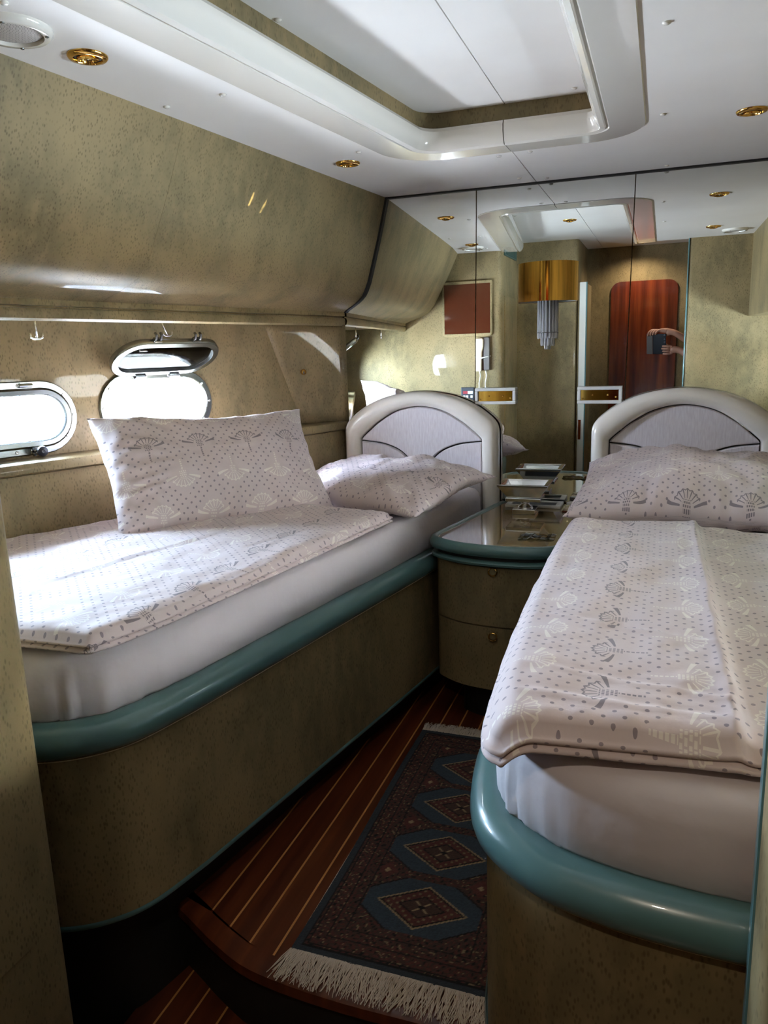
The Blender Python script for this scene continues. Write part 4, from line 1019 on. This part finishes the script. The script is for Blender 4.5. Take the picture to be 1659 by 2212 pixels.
for y_, sg, ln in ((RY0, -1, .085), (RY1, 1, .06)):
    mb = MB()
    for k in range(420):
        x = RX0 + (RX1 - RX0) * k / 419 + (0.006 * math.sin(.5 if sg < 0 else 5.5)); l = ln * (0.75 + .4 * random.random()); dx_ = random.uniform(-.5, .5) * l * .7 + .02 * nz(x * 12, y_, 2)
        mb.tube([(x, y_ - sg * .003, .005), (x + dx_ * .3, y_ + sg * l * .4, .006 + random.random() * .006), (x + dx_, y_ + sg * l, .003)], [.0016, .0015, .0008], 4, cap=False)
    mb.build('fringe', M['fringe'], rg, smooth=True)['kind'] = 'stuff'

# ------------------------------------------------------------------ the photographer's phone and hands behind the camera
RCM = Matrix(((RC[0][0], -RC[0][1], -RC[0][2]), (RC[1][0], -RC[1][1], -RC[1][2]), (RC[2][0], -RC[2][1], -RC[2][2]))).to_4x4()
PM = Matrix.Translation((0, 0, 1.40)) @ RCM            # local: x right, y up, z towards the photographer
pe = empty('smartphone', mat=PM, local=True); tag(pe, 'dark folding phone with grey cover held up in the mirror', 'phone')
boxo('body', (-0.088, -0.135, 0.006), (0.022, 0.035, 0.014), M['phone'], pe, bev=.004, local=True)
boxo('cover', (-0.140, -0.135, 0.006), (-0.0885, 0.035, 0.012), M['pgrey'], pe, bev=.003, local=True)
for yy in (0.022, -0.012, -0.034):
    MB().lathe([(.0075, .0), (.0075, -.0018), (.005, -.002), (.004, -.0008)], 16, Matrix.Translation((0.010, yy, .0062)) @ Matrix.Rotation(0, 4, 'X')).build('lens', M['dplastic'], pe, local=True, auto=50)

def skin_mesh(name, chains, m, p=None, sub=2, root=None):
    vs = []; rad = []; es = []; ix = {}
    def vid(c_, r):
        k = tuple(round(x, 4) for x in c_)
        if k not in ix: ix[k] = len(vs); vs.append(c_); rad.append(r)
        return ix[k]
    for ch in chains:
        pr = None
        for c_, r in ch:
            i = vid(c_, r)
            if pr is not None and pr != i: es.append((pr, i))
            pr = i
    me = bpy.data.meshes.new(name); me.from_pydata(vs, es, []); o = bpy.data.objects.new(name, me); COL.objects.link(o)
    sk = o.modifiers.new('skin', 'SKIN'); sk.use_smooth_shade = True
    for i, r in enumerate(rad): me.skin_vertices[0].data[i].radius = (r, r)
    me.skin_vertices[0].data[0].use_root = True
    s = o.modifiers.new('sub', 'SUBSURF'); s.levels = sub; s.render_levels = sub
    me.materials.append(m)
    bpy.context.view_layer.update(); dg = bpy.context.evaluated_depsgraph_get(); ev = o.evaluated_get(dg); nm = bpy.data.meshes.new_from_object(ev)
    o.modifiers.clear(); o.data = nm; nm.materials.clear(); nm.materials.append(m); nm.polygons.foreach_set('use_smooth', [True] * len(nm.polygons))
    if p is not None:
        o.parent = p; o.matrix_parent_inverse = p.matrix_world.inverted()
    return o
def wp(x, y, z): v = PM @ Vector((x, y, z)); return (v.x, v.y, v.z)
px_, py_ = 0.56, -0.08
pel = (px_, py_, 0.72)
chest = (px_, py_, 1.12); neck = (px_, py_, 1.31)
R_sh = (px_ - .02, py_ + .17, 1.24); L_sh = (px_ - .02, py_ - .15, 1.24)
top_wrist = wp(0.085, 0.028, 0.055); top_palm = wp(0.035, 0.052, 0.040); top_palm2 = wp(-0.005, 0.055, 0.034)
low_wrist = wp(0.120, -0.105, 0.045); low_palm = wp(0.075, -0.10, 0.030); low_palm2 = wp(0.045, -0.10, 0.026)
elb_t = (0.42, -0.17, 1.22); elb_l = (0.40, 0.06, 1.10)
body = [
    [(pel, .13), ((px_, py_, 0.90), .125), (chest, .14), ((px_, py_, 1.24), .10), (neck, .055), ((px_ - .02, py_, 1.37), .06)],
    [(chest, .14), (R_sh, .062), (elb_l, .042), (low_wrist, .027), (low_palm, .026), (low_palm2, .022)],
    [(chest, .14), (L_sh, .062), (elb_t, .042), (top_wrist, .026), (top_palm, .025), (top_palm2, .021)],
    [((px_ - .02, py_, 1.37), .06), ((px_ - .035, py_, 1.44), .085), ((px_ - .03, py_, 1.52), .085), ((px_ - .02, py_, 1.56), .06)],
    [((px_ - .035, py_, 1.44), .085), ((px_ - .13, py_, 1.445), .014)],
    [(pel, .13), ((px_, py_ + .09, 0.64), .085), ((px_, py_ + .10, 0.26), .055), ((px_, py_ + .10, -0.13), .038), ((px_ - .10, py_ + .10, -0.168), .03)],
    [(pel, .13), ((px_, py_ - .09, 0.64), .085), ((px_, py_ - .08, 0.26), .055), ((px_, py_ - .08, -0.13), .038), ((px_ - .10, py_ - .08, -0.168), .03)],
]
# fingers: top hand reaches over the upper edge, lower hand wraps the lower corner
for k, (dx_, ln) in enumerate(((0.0, 1.0), (-0.021, 1.08), (-0.041, 1.02), (-0.060, .85))):
    b0 = top_palm2 if k == 0 else wp(-0.005 + dx_ * .6, 0.056, 0.032)
    ch = [(top_palm2, .021)] if k else []
    ch += [(b0, .012 if k else .021), (wp(-0.035 + dx_, 0.064, 0.010), .0098), (wp(-0.055 + dx_, 0.050, -0.010), .0088), (wp(-0.062 + dx_, 0.028 - .004 * k, -0.008), .0078)]
    body.append(ch)
body.append([(top_palm, .025), (wp(0.020, 0.020, 0.032), .012), (wp(-0.008, 0.006, 0.026), .0095), (wp(-0.028, 0.004, 0.023), .008)])
for k in range(4):
    y_ = -0.066 - k * 0.021
    ch = [(low_palm, .026), (wp(0.055, y_, 0.014), .0115), (wp(0.036, y_ + .002, -0.008), .0098), (wp(0.010, y_ + .003, -0.011), .0088), (wp(-0.012 + .006 * abs(k - 1), y_ + .003, -0.007), .0078)]
    body.append(ch)
body.append([(low_palm2, .022), (wp(0.030, -0.070, 0.028), .011), (wp(0.010, -0.055, 0.026), .0095), (wp(-0.010, -0.045, 0.024), .008)])
pers = skin_mesh('person', body, M['skin'])
tag(pers, 'person whose hands and forearms hold up the phone in the mirror', 'person')
skin_mesh('shirt', [[((px_, py_, 0.80), .152), ((px_, py_, 0.95), .15), ((px_, py_, 1.12), .160), ((px_, py_, 1.24), .115)], [((px_, py_, 1.12), .160), (R_sh, .078), ((0.49, 0.08, 1.18), .066)], [((px_, py_, 1.12), .160), (L_sh, .078), ((0.49, -.20, 1.23), .066)]], M['shirt'], pers)
skin_mesh('trousers', [[((px_, py_, 0.80), .150), (pel, .150), ((px_, py_ + .09, 0.64), .10), ((px_, py_ + .10, 0.26), .075), ((px_, py_ + .10, -0.12), .06)], [(pel, .150), ((px_, py_ - .09, 0.64), .10), ((px_, py_ - .08, 0.26), .075), ((px_, py_ - .08, -0.12), .06)]], M['trous'], pers)
skin_mesh('hair', [[((px_ + .02, py_, 1.46), .085), ((px_ - .005, py_, 1.55), .085), ((px_ - .04, py_, 1.58), .06)]], M['hair'], pers)

for o in bpy.data.objects:
    if '_local' in o: del o['_local']
